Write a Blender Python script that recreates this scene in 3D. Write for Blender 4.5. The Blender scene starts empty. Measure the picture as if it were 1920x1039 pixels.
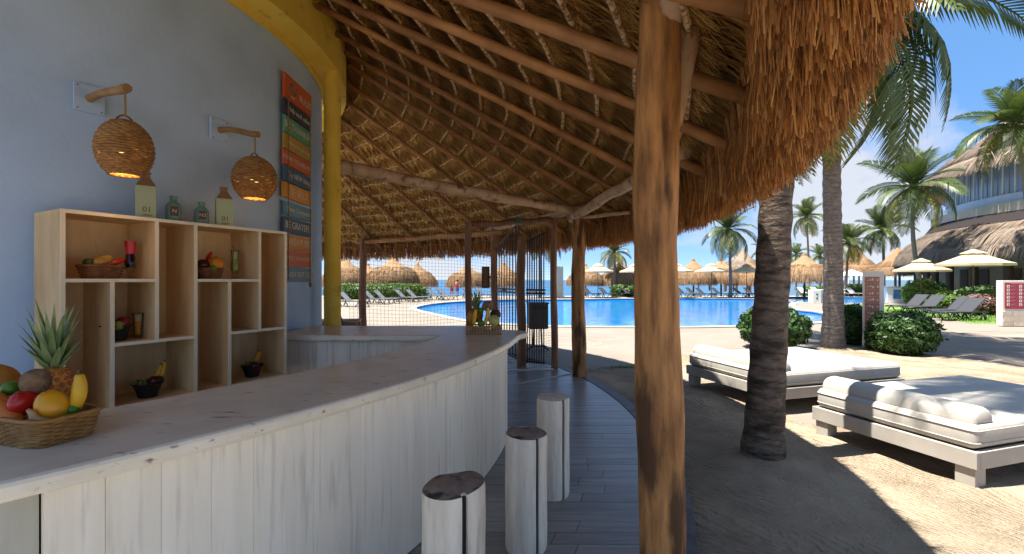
import bpy, bmesh, math, random
import numpy as np
from mathutils import Vector, Matrix, Euler

random.seed(7); rng = np.random.default_rng(11)
scene = bpy.context.scene
COL = scene.collection
PI = math.pi
def rad(d): return math.radians(d)

# ------------------------------------------------------------------ camera
F = 850.0; CAMZ = 1.6; HOR = 525.0
cd = bpy.data.cameras.new('camera'); cam = bpy.data.objects.new('camera', cd); COL.objects.link(cam)
cd.sensor_width = 36.0; cd.lens = F / 1920.0 * 36.0; cd.shift_y = 5.5 / 1920.0
cd.clip_start = 0.05; cd.clip_end = 9000.0
cam.location = (0, 0, CAMZ); cam.rotation_euler = (rad(90), 0, 0)
scene.camera = cam
# ------------------------------------------------------------------ sky, sun, exposure
SUN_EL, SUN_AZ = 71.5, Vector((-0.97, -0.24))
world = bpy.data.worlds.new('World'); scene.world = world; world.use_nodes = True
nt = world.node_tree; nt.nodes.clear()
def N(nt, t, **k):
    n = nt.nodes.new(t)
    for a, b in k.items(): setattr(n, a, b)
    return n
wo = N(nt, 'ShaderNodeOutputWorld'); bg = N(nt, 'ShaderNodeBackground'); sky = N(nt, 'ShaderNodeTexSky')
sky.sky_type = 'NISHITA'; sky.sun_disc = False; sky.sun_elevation = rad(SUN_EL)
sky.sun_rotation = math.atan2(SUN_AZ.x, SUN_AZ.y); sky.air_density = 0.38; sky.dust_density = 0.0; sky.ozone_density = 5.5; sky.altitude = 2000
bg.inputs['Strength'].default_value = 0.15
CLOUD = (3.17, 6.69, 8.05)
tc = N(nt, 'ShaderNodeTexCoord')
cmap = N(nt, 'ShaderNodeMapping'); cmap.inputs['Location'].default_value = CLOUD; cmap.inputs['Scale'].default_value = (1, 1, 1.6); nt.links.new(tc.outputs['Generated'], cmap.inputs[0])
cn = N(nt, 'ShaderNodeTexNoise'); cn.inputs['Scale'].default_value = 3.4; cn.inputs['Detail'].default_value = 7; cn.inputs['Roughness'].default_value = 0.52
nt.links.new(cmap.outputs[0], cn.inputs['Vector'])
cr = N(nt, 'ShaderNodeValToRGB'); cr.color_ramp.elements[0].position = 0.49; cr.color_ramp.elements[1].position = 0.60
cr.color_ramp.elements[1].color = (0.8, 0.8, 0.8, 1)
nt.links.new(cn.outputs['Fac'], cr.inputs[0])
cw = N(nt, 'ShaderNodeBackground'); cw.inputs['Color'].default_value = (1.0, 0.99, 1.0, 1); cw.inputs['Strength'].default_value = 0.115
ms = N(nt, 'ShaderNodeMixShader'); sg = N(nt, 'ShaderNodeGamma'); sg.inputs[1].default_value = 0.27; sh = N(nt, 'ShaderNodeHueSaturation'); sh.inputs['Saturation'].default_value = 2.35; sh.inputs['Value'].default_value = 0.70; sh.inputs['Hue'].default_value = 0.508; nt.links.new(sky.outputs[0], sg.inputs[0]); nt.links.new(sg.outputs[0], sh.inputs['Color']); nt.links.new(sh.outputs[0], bg.inputs['Color'])
nt.links.new(cr.outputs[0], ms.inputs[0]); nt.links.new(bg.outputs[0], ms.inputs[1]); nt.links.new(cw.outputs[0], ms.inputs[2])
nt.links.new(ms.outputs[0], wo.inputs[0])
sl = bpy.data.lights.new('sun', 'SUN'); so = bpy.data.objects.new('sun', sl); COL.objects.link(so)
sl.energy = 2.2; sl.angle = rad(0.5); sl.color = (1.0, 0.95, 0.87)
_sd = Vector((SUN_AZ.x * math.cos(rad(SUN_EL)), SUN_AZ.y * math.cos(rad(SUN_EL)), math.sin(rad(SUN_EL))))
so.rotation_euler = _sd.to_track_quat('Z', 'Y').to_euler()
scene.view_settings.view_transform = 'Standard'; scene.view_settings.look = 'None'
scene.view_settings.gamma = 1.0; scene.view_settings.use_curve_mapping = False
scene.view_settings.exposure = 2.95
scene.cycles.use_denoising = True
scene.cycles.max_bounces = 10; scene.cycles.diffuse_bounces = 8; scene.cycles.glossy_bounces = 3; scene.cycles.transmission_bounces = 6
scene.cycles.caustics_reflective = False; scene.cycles.caustics_refractive = False
scene.cycles.sample_clamp_indirect = 6.0

# ------------------------------------------------------------------ helpers
def xa(px, D): return (px - 960.0) / F * D            # metres to the side of a point seen at px, D metres ahead
def zz(py, D): return CAMZ + (HOR - py) / F * D
def gd(py, z=0.0): return (CAMZ - z) * F / (py - HOR)

MATS = {}
def M(name, c1, c2=None, scale=6.0, rough=0.6, bump=0.0, bscale=None, stretch=(1, 1, 1), detail=5, spec=0.4, rnd=0.0,
      island=0.0, lo=0.32, hi=0.68, metallic=0.0, c3=None, s3=2.0, f3=(0.55, 0.68), trans=0.0, st3=None, coat=0.0):
    m = bpy.data.materials.new(name); m.use_nodes = True; t = m.node_tree; b = t.nodes['Principled BSDF']
    b.inputs['Roughness'].default_value = rough; b.inputs['Metallic'].default_value = metallic
    b.inputs['Specular IOR Level'].default_value = spec
    b.inputs['Coat Weight'].default_value = coat
    co = N(t, 'ShaderNodeTexCoord'); mp = N(t, 'ShaderNodeMapping'); mp.inputs['Scale'].default_value = stretch
    t.links.new(co.outputs['Object'], mp.inputs[0])
    no = N(t, 'ShaderNodeTexNoise'); no.inputs['Scale'].default_value = scale; no.inputs['Detail'].default_value = detail
    no.inputs['Roughness'].default_value = 0.6
    t.links.new(mp.outputs[0], no.inputs['Vector'])
    rp = N(t, 'ShaderNodeValToRGB'); rp.color_ramp.elements[0].position = lo; rp.color_ramp.elements[1].position = hi
    rp.color_ramp.elements[0].color = (*c1, 1); rp.color_ramp.elements[1].color = (*(c2 or c1), 1)
    t.links.new(no.outputs['Fac'], rp.inputs[0]); out = rp.outputs[0]
    if island > 0:
        ge = N(t, 'ShaderNodeNewGeometry'); mx = N(t, 'ShaderNodeMix', data_type='RGBA'); r2 = N(t, 'ShaderNodeValToRGB')
        r2.color_ramp.elements[0].color = (*c1, 1); r2.color_ramp.elements[1].color = (*(c2 or c1), 1)
        if c3: e = r2.color_ramp.elements.new(0.5); e.color = (*c3, 1)
        t.links.new(ge.outputs['Random Per Island'], r2.inputs[0]); mx.inputs[0].default_value = island
        t.links.new(out, mx.inputs[6]); t.links.new(r2.outputs[0], mx.inputs[7]); out = mx.outputs[2]
    elif c3:
        n3 = N(t, 'ShaderNodeTexNoise'); n3.inputs['Scale'].default_value = s3; n3.inputs['Detail'].default_value = 6
        if st3:
            mp3 = N(t, 'ShaderNodeMapping'); mp3.inputs['Scale'].default_value = st3; mp3.inputs['Location'].default_value = (3, 7, 1)
            t.links.new(co.outputs['Object'], mp3.inputs[0]); t.links.new(mp3.outputs[0], n3.inputs['Vector'])
        else: t.links.new(mp.outputs[0], n3.inputs['Vector'])
        r3 = N(t, 'ShaderNodeMapRange'); r3.inputs[1].default_value = f3[0]; r3.inputs[2].default_value = f3[1]
        t.links.new(n3.outputs['Fac'], r3.inputs[0]); mx = N(t, 'ShaderNodeMix', data_type='RGBA')
        t.links.new(r3.outputs[0], mx.inputs[0]); t.links.new(out, mx.inputs[6]); mx.inputs[7].default_value = (*c3, 1); out = mx.outputs[2]
    if rnd > 0:
        oi = N(t, 'ShaderNodeObjectInfo'); mr = N(t, 'ShaderNodeMapRange'); mr.inputs[3].default_value = 1 - rnd; mr.inputs[4].default_value = 1 + rnd
        t.links.new(oi.outputs['Random'], mr.inputs[0]); hs = N(t, 'ShaderNodeHueSaturation'); t.links.new(mr.outputs[0], hs.inputs['Value'])
        t.links.new(out, hs.inputs['Color']); out = hs.outputs[0]
    t.links.new(out, b.inputs['Base Color'])
    if bump > 0:
        nb = N(t, 'ShaderNodeTexNoise'); nb.inputs['Scale'].default_value = bscale or scale * 2; nb.inputs['Detail'].default_value = 6
        t.links.new(mp.outputs[0], nb.inputs['Vector']); bu = N(t, 'ShaderNodeBump'); bu.inputs['Strength'].default_value = bump
        bu.inputs['Distance'].default_value = 0.02; t.links.new(nb.outputs['Fac'], bu.inputs['Height']); t.links.new(bu.outputs[0], b.inputs['Normal'])
    if trans > 0:
        tr = N(t, 'ShaderNodeBsdfTranslucent'); t.links.new(out, tr.inputs['Color']); mi = N(t, 'ShaderNodeMixShader'); mi.inputs[0].default_value = trans
        t.links.new(b.outputs[0], mi.inputs[1]); t.links.new(tr.outputs[0], mi.inputs[2]); t.links.new(mi.outputs[0], t.nodes['Material Output'].inputs[0])
    MATS[name] = m
    return m
def mix(a, b, t): return tuple(a[i] * (1 - t) + b[i] * t for i in range(3))

def link(o, parent=None):
    COL.objects.link(o)
    if parent is not None:
        o.parent = parent
        if parent.get('_w') is not None:
            o.matrix_parent_inverse = Matrix.Translation(-Vector(parent['_w']))
    return o
def tag(o, label=None, cat=None, group=None, kind=None):
    if label: o['label'] = label
    if cat: o['category'] = cat
    if group: o['group'] = group
    if kind: o['kind'] = kind
    return o
def thing(name, label, cat, loc=(0, 0, 0), rz=0, group=None, world=False):
    """an Empty at the thing's base; with world=True its parts are given in world coordinates"""
    e = bpy.data.objects.new(name, None); COL.objects.link(e); e.location = loc; e.rotation_euler = (0, 0, rz); e.empty_display_size = 0.1
    if world: e['_w'] = [float(v) for v in loc]
    return tag(e, label, cat, group)
def copy_tree(o, parent=None):
    c = o.copy(); COL.objects.link(c); c.parent = parent
    for ch in list(o.children): copy_tree(ch, c)
    return c

class MB:
    def __init__(s): s.v = []; s.f = []; s.mi = []; s.m = 0
    def add(s, vs, fs):
        k = len(s.v); s.v += [tuple(p) for p in vs]; s.f += [tuple(i + k for i in f) for f in fs]; s.mi += [s.m] * len(fs); return s
    def box(s, c, size, rz=0, mat=None):
        hx, hy, hz = (q / 2 for q in size); ca, sa = math.cos(rz), math.sin(rz); vs = []
        for z in (-hz, hz):
            for x, y in ((-hx, -hy), (hx, -hy), (hx, hy), (-hx, hy)):
                p = Vector((x * ca - y * sa, x * sa + y * ca, z)); p = (mat @ p) if mat is not None else p
                vs.append((c[0] + p[0], c[1] + p[1], c[2] + p[2]))
        return s.add(vs, [(3, 2, 1, 0), (4, 5, 6, 7), (0, 1, 5, 4), (1, 2, 6, 5), (2, 3, 7, 6), (3, 0, 4, 7)])
    def bar(s, a, b, w, h):
        a, b = Vector(a), Vector(b); d = (b - a); L = d.length; q = d.to_track_quat('X', 'Z').to_matrix()
        return s.box((a + b) / 2, (L, w, h), mat=q)
    def tube(s, pts, r, n=8, cap=True, jit=0.0, closed=False):
        pts = [Vector(p) for p in pts]; k = len(pts); rs = r if isinstance(r, (list, tuple)) else [r] * k; vs = []; fs = []
        t0 = (pts[1] - pts[0]).normalized(); up = Vector((0, 0, 1)) if abs(t0.z) < 0.9 else Vector((1, 0, 0))
        side = t0.cross(up).normalized()
        for i in range(k):
            if closed: t = (pts[(i + 1) % k] - pts[i - 1])
            else: t = (pts[min(i + 1, k - 1)] - pts[max(i - 1, 0)])
            t.normalize(); side = (side - t * side.dot(t)).normalized(); u = t.cross(side)
            for j in range(n):
                a = 2 * PI * j / n; rr = rs[i] * (1 + (random.uniform(-jit, jit) if jit else 0))
                vs.append(pts[i] + (side * math.cos(a) + u * math.sin(a)) * rr)
        for i in range(k if closed else k - 1):
            for j in range(n):
                a, b = i * n, ((i + 1) % k) * n
                fs.append((a + j, b + j, b + (j + 1) % n, a + (j + 1) % n))
        if cap and not closed: fs.append(tuple(range(n))); fs.append(tuple((k - 1) * n + j for j in reversed(range(n))))
        return s.add(vs, fs)
    def lathe(s, prof, n=24, c=(0, 0, 0), a0=0.0, a1=2 * PI, cap0=False, cap1=False):
        full = abs(a1 - a0 - 2 * PI) < 1e-6; m = n if full else n + 1; vs = []; fs = []
        for r, z in prof:
            for j in range(m):
                a = a0 + (a1 - a0) * j / n; vs.append((c[0] + r * math.cos(a), c[1] + r * math.sin(a), c[2] + z))
        for i in range(len(prof) - 1):
            for j in range(n):
                j2 = (j + 1) % m; fs.append((i * m + j, i * m + j2, (i + 1) * m + j2, (i + 1) * m + j))
        if cap0: fs.append(tuple(reversed(range(m))))
        if cap1: fs.append(tuple((len(prof) - 1) * m + j for j in range(m)))
        return s.add(vs, fs)
    def arc(s, c, r0, r1, a0, a1, z0, z1, n=48):
        """a solid curved wall between two radii"""
        vs = []; fs = []
        for j in range(n + 1):
            a = a0 + (a1 - a0) * j / n; ca, sa = math.cos(a), math.sin(a)
            for r, z in ((r0, z0), (r1, z0), (r1, z1), (r0, z1)): vs.append((c[0] + r * ca, c[1] + r * sa, z))
        for j in range(n):
            for q in range(4): fs.append((j * 4 + q, j * 4 + (q + 1) % 4, j * 4 + 4 + (q + 1) % 4, j * 4 + 4 + q))
        fs.append((3, 2, 1, 0)); fs.append(tuple(n * 4 + q for q in range(4)))
        return s.add(vs, fs)
    def ball(s, c, r, n=12, m=8, jit=0.0, rot=None):
        rx, ry, rz = r if isinstance(r, (tuple, list)) else (r, r, r); vs = []; fs = []
        for i in range(m + 1):
            th = PI * i / m
            for j in range(n):
                a = 2 * PI * j / n; k = 1 + (random.uniform(-jit, jit) if jit else 0)
                p = Vector((rx * math.sin(th) * math.cos(a) * k, ry * math.sin(th) * math.sin(a) * k, rz * math.cos(th) * k))
                if rot is not None: p = rot @ p
                vs.append((c[0] + p.x, c[1] + p.y, c[2] + p.z))
        for i in range(m):
            for j in range(n): fs.append((i * n + j, (i + 1) * n + j, (i + 1) * n + (j + 1) % n, i * n + (j + 1) % n))
        return s.add(vs, fs)
    def build(s, name, mats, parent=None, smooth=False, bevel=0.0, seg=2, loc=None, angle=None):
        me = bpy.data.meshes.new(name); me.from_pydata(s.v, [], s.f)
        mats = mats if isinstance(mats, (list, tuple)) else [mats]
        for m in mats: me.materials.append(m)
        if len(mats) > 1:
            for p, k in zip(me.polygons, s.mi): p.material_index = k
        bm = bmesh.new(); bm.from_mesh(me); bmesh.ops.remove_doubles(bm, verts=bm.verts, dist=1e-5)
        if bevel > 0:
            ed = [e for e in bm.edges if len(e.link_faces) == 2 and e.calc_face_angle(0) > 0.5]
            bmesh.ops.bevel(bm, geom=ed, offset=bevel, segments=seg, profile=0.5, affect='EDGES', clamp_overlap=True)
        bmesh.ops.recalc_face_normals(bm, faces=bm.faces)
        bm.to_mesh(me); bm.free()
        if smooth:
            me.polygons.foreach_set('use_smooth', [True] * len(me.polygons))
            if angle: me.set_sharp_from_angle(angle=rad(angle))
        o = bpy.data.objects.new(name, me); link(o, parent)
        if loc is not None: o.location = loc
        return o

def np_mesh(name, V, Q, mat, parent=None, smooth=False):
    me = bpy.data.meshes.new(name); V = np.asarray(V, dtype=np.float32); Q = np.asarray(Q, dtype=np.int32)
    me.vertices.add(len(V)); me.vertices.foreach_set('co', V.ravel()); k = Q.shape[1]
    me.loops.add(Q.size); me.loops.foreach_set('vertex_index', Q.ravel()); me.polygons.add(len(Q))
    me.polygons.foreach_set('loop_start', np.arange(0, Q.size, k, dtype=np.int32))
    if smooth: me.polygons.foreach_set('use_smooth', np.ones(len(Q), dtype=bool))
    me.update(); me.validate(); me.materials.append(mat)
    o = bpy.data.objects.new(name, me)
    if parent is not False: link(o, parent)
    return o
def blades(name, P0, P1, P2, W, mat, parent=None, taper=0.35):
    """thin strips base - middle - tip, half width W (n,3)"""
    n = len(P0); V = np.empty((n, 6, 3))
    V[:, 0] = P0 - W; V[:, 1] = P0 + W; V[:, 2] = P1 - W * .9; V[:, 3] = P1 + W * .9; V[:, 4] = P2 - W * taper; V[:, 5] = P2 + W * taper
    b = np.arange(n)[:, None] * 6; Q = np.concatenate([b + np.array([0, 1, 3, 2]), b + np.array([2, 3, 5, 4])])
    return np_mesh(name, V.reshape(-1, 3), Q, mat, parent)
def fill_poly(name, loops, z, mat, parent=None):
    from mathutils.geometry import tessellate_polygon
    vl = [[Vector((p[0], p[1], 0)) for p in lp] for lp in loops]; flat = [p for lp in loops for p in lp]
    mb = MB(); tris = []
    for t in tessellate_polygon(vl):
        (ax, ay), (bx, by), (cx, cy) = (flat[i][:2] for i in t)
        ar = (bx - ax) * (cy - ay) - (cx - ax) * (by - ay)
        if abs(ar) > 1e-9: tris.append(tuple(t) if ar > 0 else tuple(reversed(t)))
    mb.add([(p[0], p[1], z) for p in flat], tris); o = mb.build(name, mat, parent)
    if sum(p.normal.z for p in o.data.polygons) < 0: o.data.flip_normals()
    return o
def smooth_loop(pts, k=6):
    out = []; n = len(pts)
    for i in range(n):
        p0, p1, p2, p3 = (Vector(pts[(i + q) % n] + (0,)) for q in (-1, 0, 1, 2))
        for j in range(k):
            t = j / k
            q = 0.5 * (2 * p1 + (p2 - p0) * t + (2 * p0 - 5 * p1 + 4 * p2 - p3) * t * t + (3 * p1 - p0 - 3 * p2 + p3) * t ** 3)
            out.append((q.x, q.y))
    return out
def offset_loop(pts, d):
    n = len(pts); out = []
    area = sum(pts[i][0] * pts[(i + 1) % n][1] - pts[(i + 1) % n][0] * pts[i][1] for i in range(n))
    sg = 1 if area > 0 else -1
    for i in range(n):
        a, b, c = Vector(pts[i - 1]), Vector(pts[i]), Vector(pts[(i + 1) % n])
        e1, e2 = (b - a).normalized(), (c - b).normalized(); nn = Vector((e1.y + e2.y, -e1.x - e2.x)) * sg
        if nn.length < 1e-6: nn = Vector((e1.y, -e1.x)) * sg
        nn.normalize(); k = max(0.4, nn.dot(Vector((e1.y, -e1.x)) * sg)); q = b + nn * (d / k); out.append((q.x, q.y))
    return out
def slab(name, poly, z0, z1, mat, parent, bev=0.012):
    """a thick board of any outline with an eased nosing"""
    o1 = offset_loop(poly, -bev); n = len(poly)
    bm = bmesh.new(); rings = []
    for pl, z in ((o1, z0), (offset_loop(poly, -bev * .3), z0 + bev * .35), (poly, z0 + bev), (poly, z1 - bev), (offset_loop(poly, -bev * .3), z1 - bev * .35), (o1, z1)):
        rings.append([bm.verts.new((p[0], p[1], z)) for p in pl])
    for a, b in zip(rings, rings[1:]):
        for i in range(n): bm.faces.new((a[i], a[(i + 1) % n], b[(i + 1) % n], b[i]))
    for rg in (rings[0], rings[-1]):
        ed = [bm.edges.get((rg[i], rg[(i + 1) % n])) for i in range(n)]
        bmesh.ops.triangle_fill(bm, use_beauty=True, edges=ed)
    bmesh.ops.recalc_face_normals(bm, faces=bm.faces)
    me = bpy.data.meshes.new(name); bm.to_mesh(me); bm.free(); me.materials.append(mat)
    o = bpy.data.objects.new(name, me); link(o, parent); return o
def text(name, body, size, loc, rot, mat, parent=None, extrude=0.0015, sx=1.0, shear=0.0):
    cu = bpy.data.curves.new(name, 'FONT'); cu.body = body; cu.size = size; cu.extrude = extrude; cu.align_x = 'CENTER'; cu.align_y = 'CENTER'; cu.shear = shear
    tmp = bpy.data.objects.new(name, cu); COL.objects.link(tmp); dg = bpy.context.evaluated_depsgraph_get(); dg.update()
    me = bpy.data.meshes.new_from_object(tmp.evaluated_get(dg)); bpy.data.objects.remove(tmp); bpy.data.curves.remove(cu)
    me.name = name; me.materials.clear(); me.materials.append(mat)
    o = bpy.data.objects.new(name, me); link(o, parent); o.location = loc; o.rotation_euler = rot; o.scale = (sx, 1, 1); o['kind'] = 'stuff'; return o

# ------------------------------------------------------------------ materials
mBlue = M('painted_blue_plaster', (0.46, 0.61, 0.82), (0.50, 0.65, 0.86), scale=1.6, rough=0.75, bump=0.12, bscale=30, c3=(0.40, 0.53, 0.68), s3=2.2, f3=(0.5, 0.8))
mYellow = M('yellow_painted_plaster', (0.76, 0.50, 0.05), (0.86, 0.60, 0.09), scale=2.2, rough=0.7, bump=0.18, bscale=22, c3=(0.36, 0.22, 0.04), s3=5, f3=(0.6, 0.8))
mWash = M('whitewashed_boards', (0.84, 0.77, 0.62), (0.91, 0.85, 0.72), scale=5, stretch=(3.5, 3.5, 0.28), rough=0.55, bump=0.10, bscale=14, rnd=0.045, c3=(0.60, 0.53, 0.44), s3=8, f3=(0.54, 0.80), st3=(4, 4, 0.3))
mTop = M('whitewashed_bar_top', (0.72, 0.66, 0.52), (0.86, 0.80, 0.66), scale=4, stretch=(1.2, 1.2, 1.2), rough=0.28, bump=0.07, bscale=20, c3=(0.24, 0.15, 0.11), s3=5.5, f3=(0.62, 0.74), st3=(1.6, 5.0, 8))
mLog = M('whitewashed_log', (0.58, 0.51, 0.40), (0.80, 0.74, 0.62), scale=6, stretch=(3, 3, 0.45), rough=0.65, bump=0.3, bscale=12, c3=(0.26, 0.22, 0.18), s3=5, f3=(0.62, 0.78), st3=(3, 3, .5), rnd=0.06)
mLogTop = M('weathered_log_end', (0.17, 0.125, 0.095), (0.36, 0.29, 0.24), scale=9, rough=0.7, bump=0.4, bscale=26, c3=(0.05, 0.04, 0.035), s3=14)
mPly = M('pale_plywood', (0.60, 0.40, 0.185), (0.78, 0.575, 0.31), scale=2.6, stretch=(3, 3, 0.6), rough=0.5, bump=0.05, bscale=30, c3=(0.38, 0.25, 0.14), s3=3.0, f3=(0.62, 0.85), rnd=0.05)
mPlyEdge = M('pale_plywood_edge', (0.78, 0.66, 0.46), (0.84, 0.73, 0.54), scale=8, rough=0.5)
mDeck = M('dark_deck_board', (0.17, 0.166, 0.162), (0.27, 0.262, 0.255), scale=4, stretch=(0.7, 9, 4), rough=0.34, bump=0.12, bscale=9, rnd=0.12, spec=0.5)
mDeckEdge = M('dark_deck_edging', (0.05, 0.05, 0.055), (0.10, 0.10, 0.105), scale=9, rough=0.6, bump=0.2)
mConc = M('bar_floor_concrete', (0.22, 0.21, 0.20), (0.30, 0.29, 0.27), scale=3, rough=0.6)
mBark = M('peeled_trunk_wood', (0.16, 0.068, 0.020), (0.54, 0.26, 0.085), scale=5.5, stretch=(3.4, 3.4, 0.5), rough=0.72, bump=0.9, bscale=7, c3=(0.075, 0.034, 0.012), s3=3.2, f3=(0.52, 0.62), st3=(2.6, 2.6, 0.55), detail=8)
mPole = M('reddish_round_post', (0.15, 0.062, 0.028), (0.31, 0.15, 0.075), scale=4, stretch=(3, 3, 0.5), rough=0.6, bump=0.3, bscale=8, rnd=0.12)
mRafter = M('rafter_pole_wood', (0.22, 0.095, 0.03), (0.47, 0.225, 0.078), scale=2.4, rough=0.6, bump=0.3, bscale=12, rnd=0.22)
mPaleLog = M('peeled_pale_log', (0.42, 0.26, 0.15), (0.62, 0.43, 0.28), scale=5, rough=0.7, bump=0.5, bscale=9, c3=(0.17, 0.09, 0.05), s3=8)
mShell = M('thatch_backing', (0.09, 0.04, 0.008), (0.30, 0.155, 0.035), scale=14, rough=0.9, bump=0.6, bscale=40)  # darkened so the shell reads as shadow between the thatch rows
mBrush = M('thatch_brush_ends', (0.56, 0.27, 0.05), (0.88, 0.61, 0.21), scale=9, rough=0.8, island=0.85, c3=(0.76, 0.45, 0.11), trans=0.12)
mThatch = M('dry_palm_thatch', (0.15, 0.062, 0.012), (0.62, 0.36, 0.09), scale=9, rough=0.8, island=0.85, c3=(0.38, 0.19, 0.04), trans=0.12)  # dark brown straw colour stands in for the shadow gaps between brush rows
mFringe = M('dry_palm_fringe', (0.13, 0.05, 0.017), (0.62, 0.35, 0.12), scale=9, rough=0.75, island=0.9, c3=(0.52, 0.21, 0.05), trans=0.22)
mRope = M('purlin_rope', (0.20, 0.10, 0.045), (0.66, 0.46, 0.25), scale=30, rough=0.8, lo=0.42, hi=0.56)
mNet = M('black_netting', (0.06, 0.035, 0.02), None, rough=0.7)
mIron = M('dark_metal_bars', (0.022, 0.020, 0.020), (0.04, 0.034, 0.03), scale=20, rough=0.5, metallic=0.3)
mSteel = M('brushed_latch', (0.45, 0.44, 0.42), None, rough=0.35, metallic=0.9)
mSandM = M('raked_sand', (0.295, 0.23, 0.157), (0.38, 0.303, 0.215), scale=3, rough=0.95, spec=0.1, detail=10)
mPave = M('pale_pool_paving', (0.175, 0.15, 0.122), (0.218, 0.19, 0.157), scale=0.8, rough=0.8, bump=0.15, bscale=18, spec=0.2, c3=(0.21, 0.172, 0.14), s3=0.35, f3=(0.5, 0.7))
mCoping = M('pool_coping', (0.28, 0.25, 0.21), (0.33, 0.30, 0.255), scale=3, rough=0.7)
mJoint = M('paving_joint', (0.20, 0.17, 0.14), (0.27, 0.23, 0.19), scale=5, rough=0.9)
mBeach = M('beach_sand', (0.50, 0.43, 0.33), (0.60, 0.53, 0.42), scale=0.4, rough=0.95, spec=0.1)
mWicker = M('honey_wicker', (0.27, 0.125, 0.033), (0.50, 0.27, 0.085), scale=22, rough=0.55, bump=0.1, trans=0.15)
mWickerDk = M('brown_wicker', (0.12, 0.045, 0.016), (0.27, 0.11, 0.04), scale=24, rough=0.55)
mArm = M('branch_arm_wood', (0.25, 0.13, 0.045), (0.40, 0.23, 0.09), scale=9, rough=0.6, bump=0.3)
mCord = M('jute_cord', (0.30, 0.20, 0.09), None, rough=0.8)
mBlackBowl = M('black_bowl', (0.010, 0.012, 0.012), None, rough=0.45)
mGlass = None
mWhiteFab = M('white_cushion_fabric', (0.38, 0.352, 0.305), (0.43, 0.402, 0.355), scale=5, rough=0.85, bump=0.10, bscale=7, spec=0.2)
mFrameG = M('painted_bed_timber', (0.31, 0.28, 0.238), (0.37, 0.335, 0.29), scale=4, rough=0.6, bump=0.05)
mLoungeF = M('charcoal_lounger_frame', (0.018, 0.020, 0.024), (0.028, 0.03, 0.034), scale=5, rough=0.5)
mLoungeS = M('grey_lounger_sling', (0.10, 0.105, 0.115), (0.13, 0.135, 0.148), scale=60, rough=0.7)
mLoungeD = M('dark_lounger_sling', (0.022, 0.023, 0.03), (0.034, 0.035, 0.044), scale=60, rough=0.7)
mLoungeW = M('white_lounger_sling', (0.50, 0.50, 0.52), None, rough=0.7)
mTrunk = M('palm_trunk_bark', (0.075, 0.055, 0.04), (0.20, 0.15, 0.11), scale=4, stretch=(2, 2, 5), rough=0.9, bump=0.7, bscale=6, c3=(0.035, 0.026, 0.02), s3=2.2, f3=(0.5, 0.66))
mTrunkG = M('grey_palm_trunk_bark', (0.12, 0.098, 0.082), (0.25, 0.21, 0.18), scale=4, stretch=(2, 2, 5), rough=0.9, bump=0.6, bscale=6)
mFrond = M('palm_frond_green', (0.022, 0.050, 0.010), (0.105, 0.135, 0.022), scale=1.2, rough=0.45, island=0.4, rnd=0.25, trans=0.25, spec=0.5)
mFrondY = M('yellowing_frond', (0.13, 0.15, 0.025), (0.28, 0.23, 0.04), scale=1.2, rough=0.5, island=0.5, trans=0.25)
mLeaf = M('clipped_bush_leaf', (0.014, 0.048, 0.008), (0.052, 0.112, 0.017), scale=2, rough=0.5, island=0.7, trans=0.2)
mLeafD = M('dark_bush_leaf', (0.015, 0.045, 0.009), (0.045, 0.105, 0.018), scale=2, rough=0.5, island=0.7, trans=0.2)
mLeafL = M('light_hedge_leaf', (0.04, 0.098, 0.013), (0.12, 0.195, 0.027), scale=2, rough=0.5, island=0.7, trans=0.25)
mLeafR = M('copper_shrub_leaf', (0.07, 0.03, 0.025), (0.16, 0.08, 0.06), scale=2, rough=0.5, island=0.7)
mCream = M('cream_canvas', (0.50, 0.40, 0.25), (0.57, 0.47, 0.31), scale=2, rough=0.85, trans=0.25)
mWhite = M('white_paint', (0.72, 0.71, 0.69), (0.78, 0.77, 0.75), scale=3, rough=0.6)
mOldThatch = M('weathered_thatch', (0.14, 0.105, 0.08), (0.28, 0.225, 0.175), scale=3.5, stretch=(5, 5, 1.0), rough=0.95, bump=0.9, bscale=9, spec=0.1, island=0.35)
mHutThatch = M('umbrella_thatch', (0.13, 0.07, 0.033), (0.31, 0.205, 0.12), scale=5, rough=0.95, spec=0.1, island=0.6, rnd=0.12)
mTan = M('tan_render', (0.30, 0.26, 0.16), (0.36, 0.31, 0.20), scale=1.5, rough=0.8)
mCreamWall = M('cream_render', (0.42, 0.36, 0.265), (0.47, 0.41, 0.31), scale=1.2, rough=0.8)
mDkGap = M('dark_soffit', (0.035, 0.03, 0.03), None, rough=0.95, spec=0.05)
mPane = M('curtained_window_pane', (0.20, 0.24, 0.28), (0.32, 0.36, 0.40), scale=1.2, stretch=(3, 3, 0.2), rough=0.08, spec=0.6)
mFrameW = M('window_frame_grey', (0.30, 0.31, 0.33), None, rough=0.5)
mRed = M('crimson_sign_panel', (0.24, 0.025, 0.045), (0.28, 0.035, 0.055), scale=3, rough=0.5)
mTerra = M('terracotta_tile', (0.30, 0.13, 0.085), (0.38, 0.18, 0.12), scale=8, rough=0.7, bump=0.2, rnd=0.12)
mTotem = M('totem_render', (0.58, 0.53, 0.47), (0.66, 0.61, 0.55), scale=2, rough=0.8, bump=0.15, bscale=20)
mLetter = M('painted_lettering', (0.62, 0.57, 0.48), None, rough=0.7)
mBrown = M('brown_print', (0.13, 0.07, 0.035), None, rough=0.7)
mGrass = M('lawn_grass', (0.07, 0.15, 0.02), (0.16, 0.26, 0.04), scale=20, rough=0.8, island=0.6)
mDryWood = M('tan_wood', (0.33, 0.18, 0.075), (0.45, 0.27, 0.12), scale=4, stretch=(1, 6, 6), rough=0.55, rnd=0.1)
mChair = M('dark_chair_wood', (0.05, 0.032, 0.018), (0.11, 0.07, 0.04), scale=8, stretch=(6, 1, 1), rough=0.6)
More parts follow.
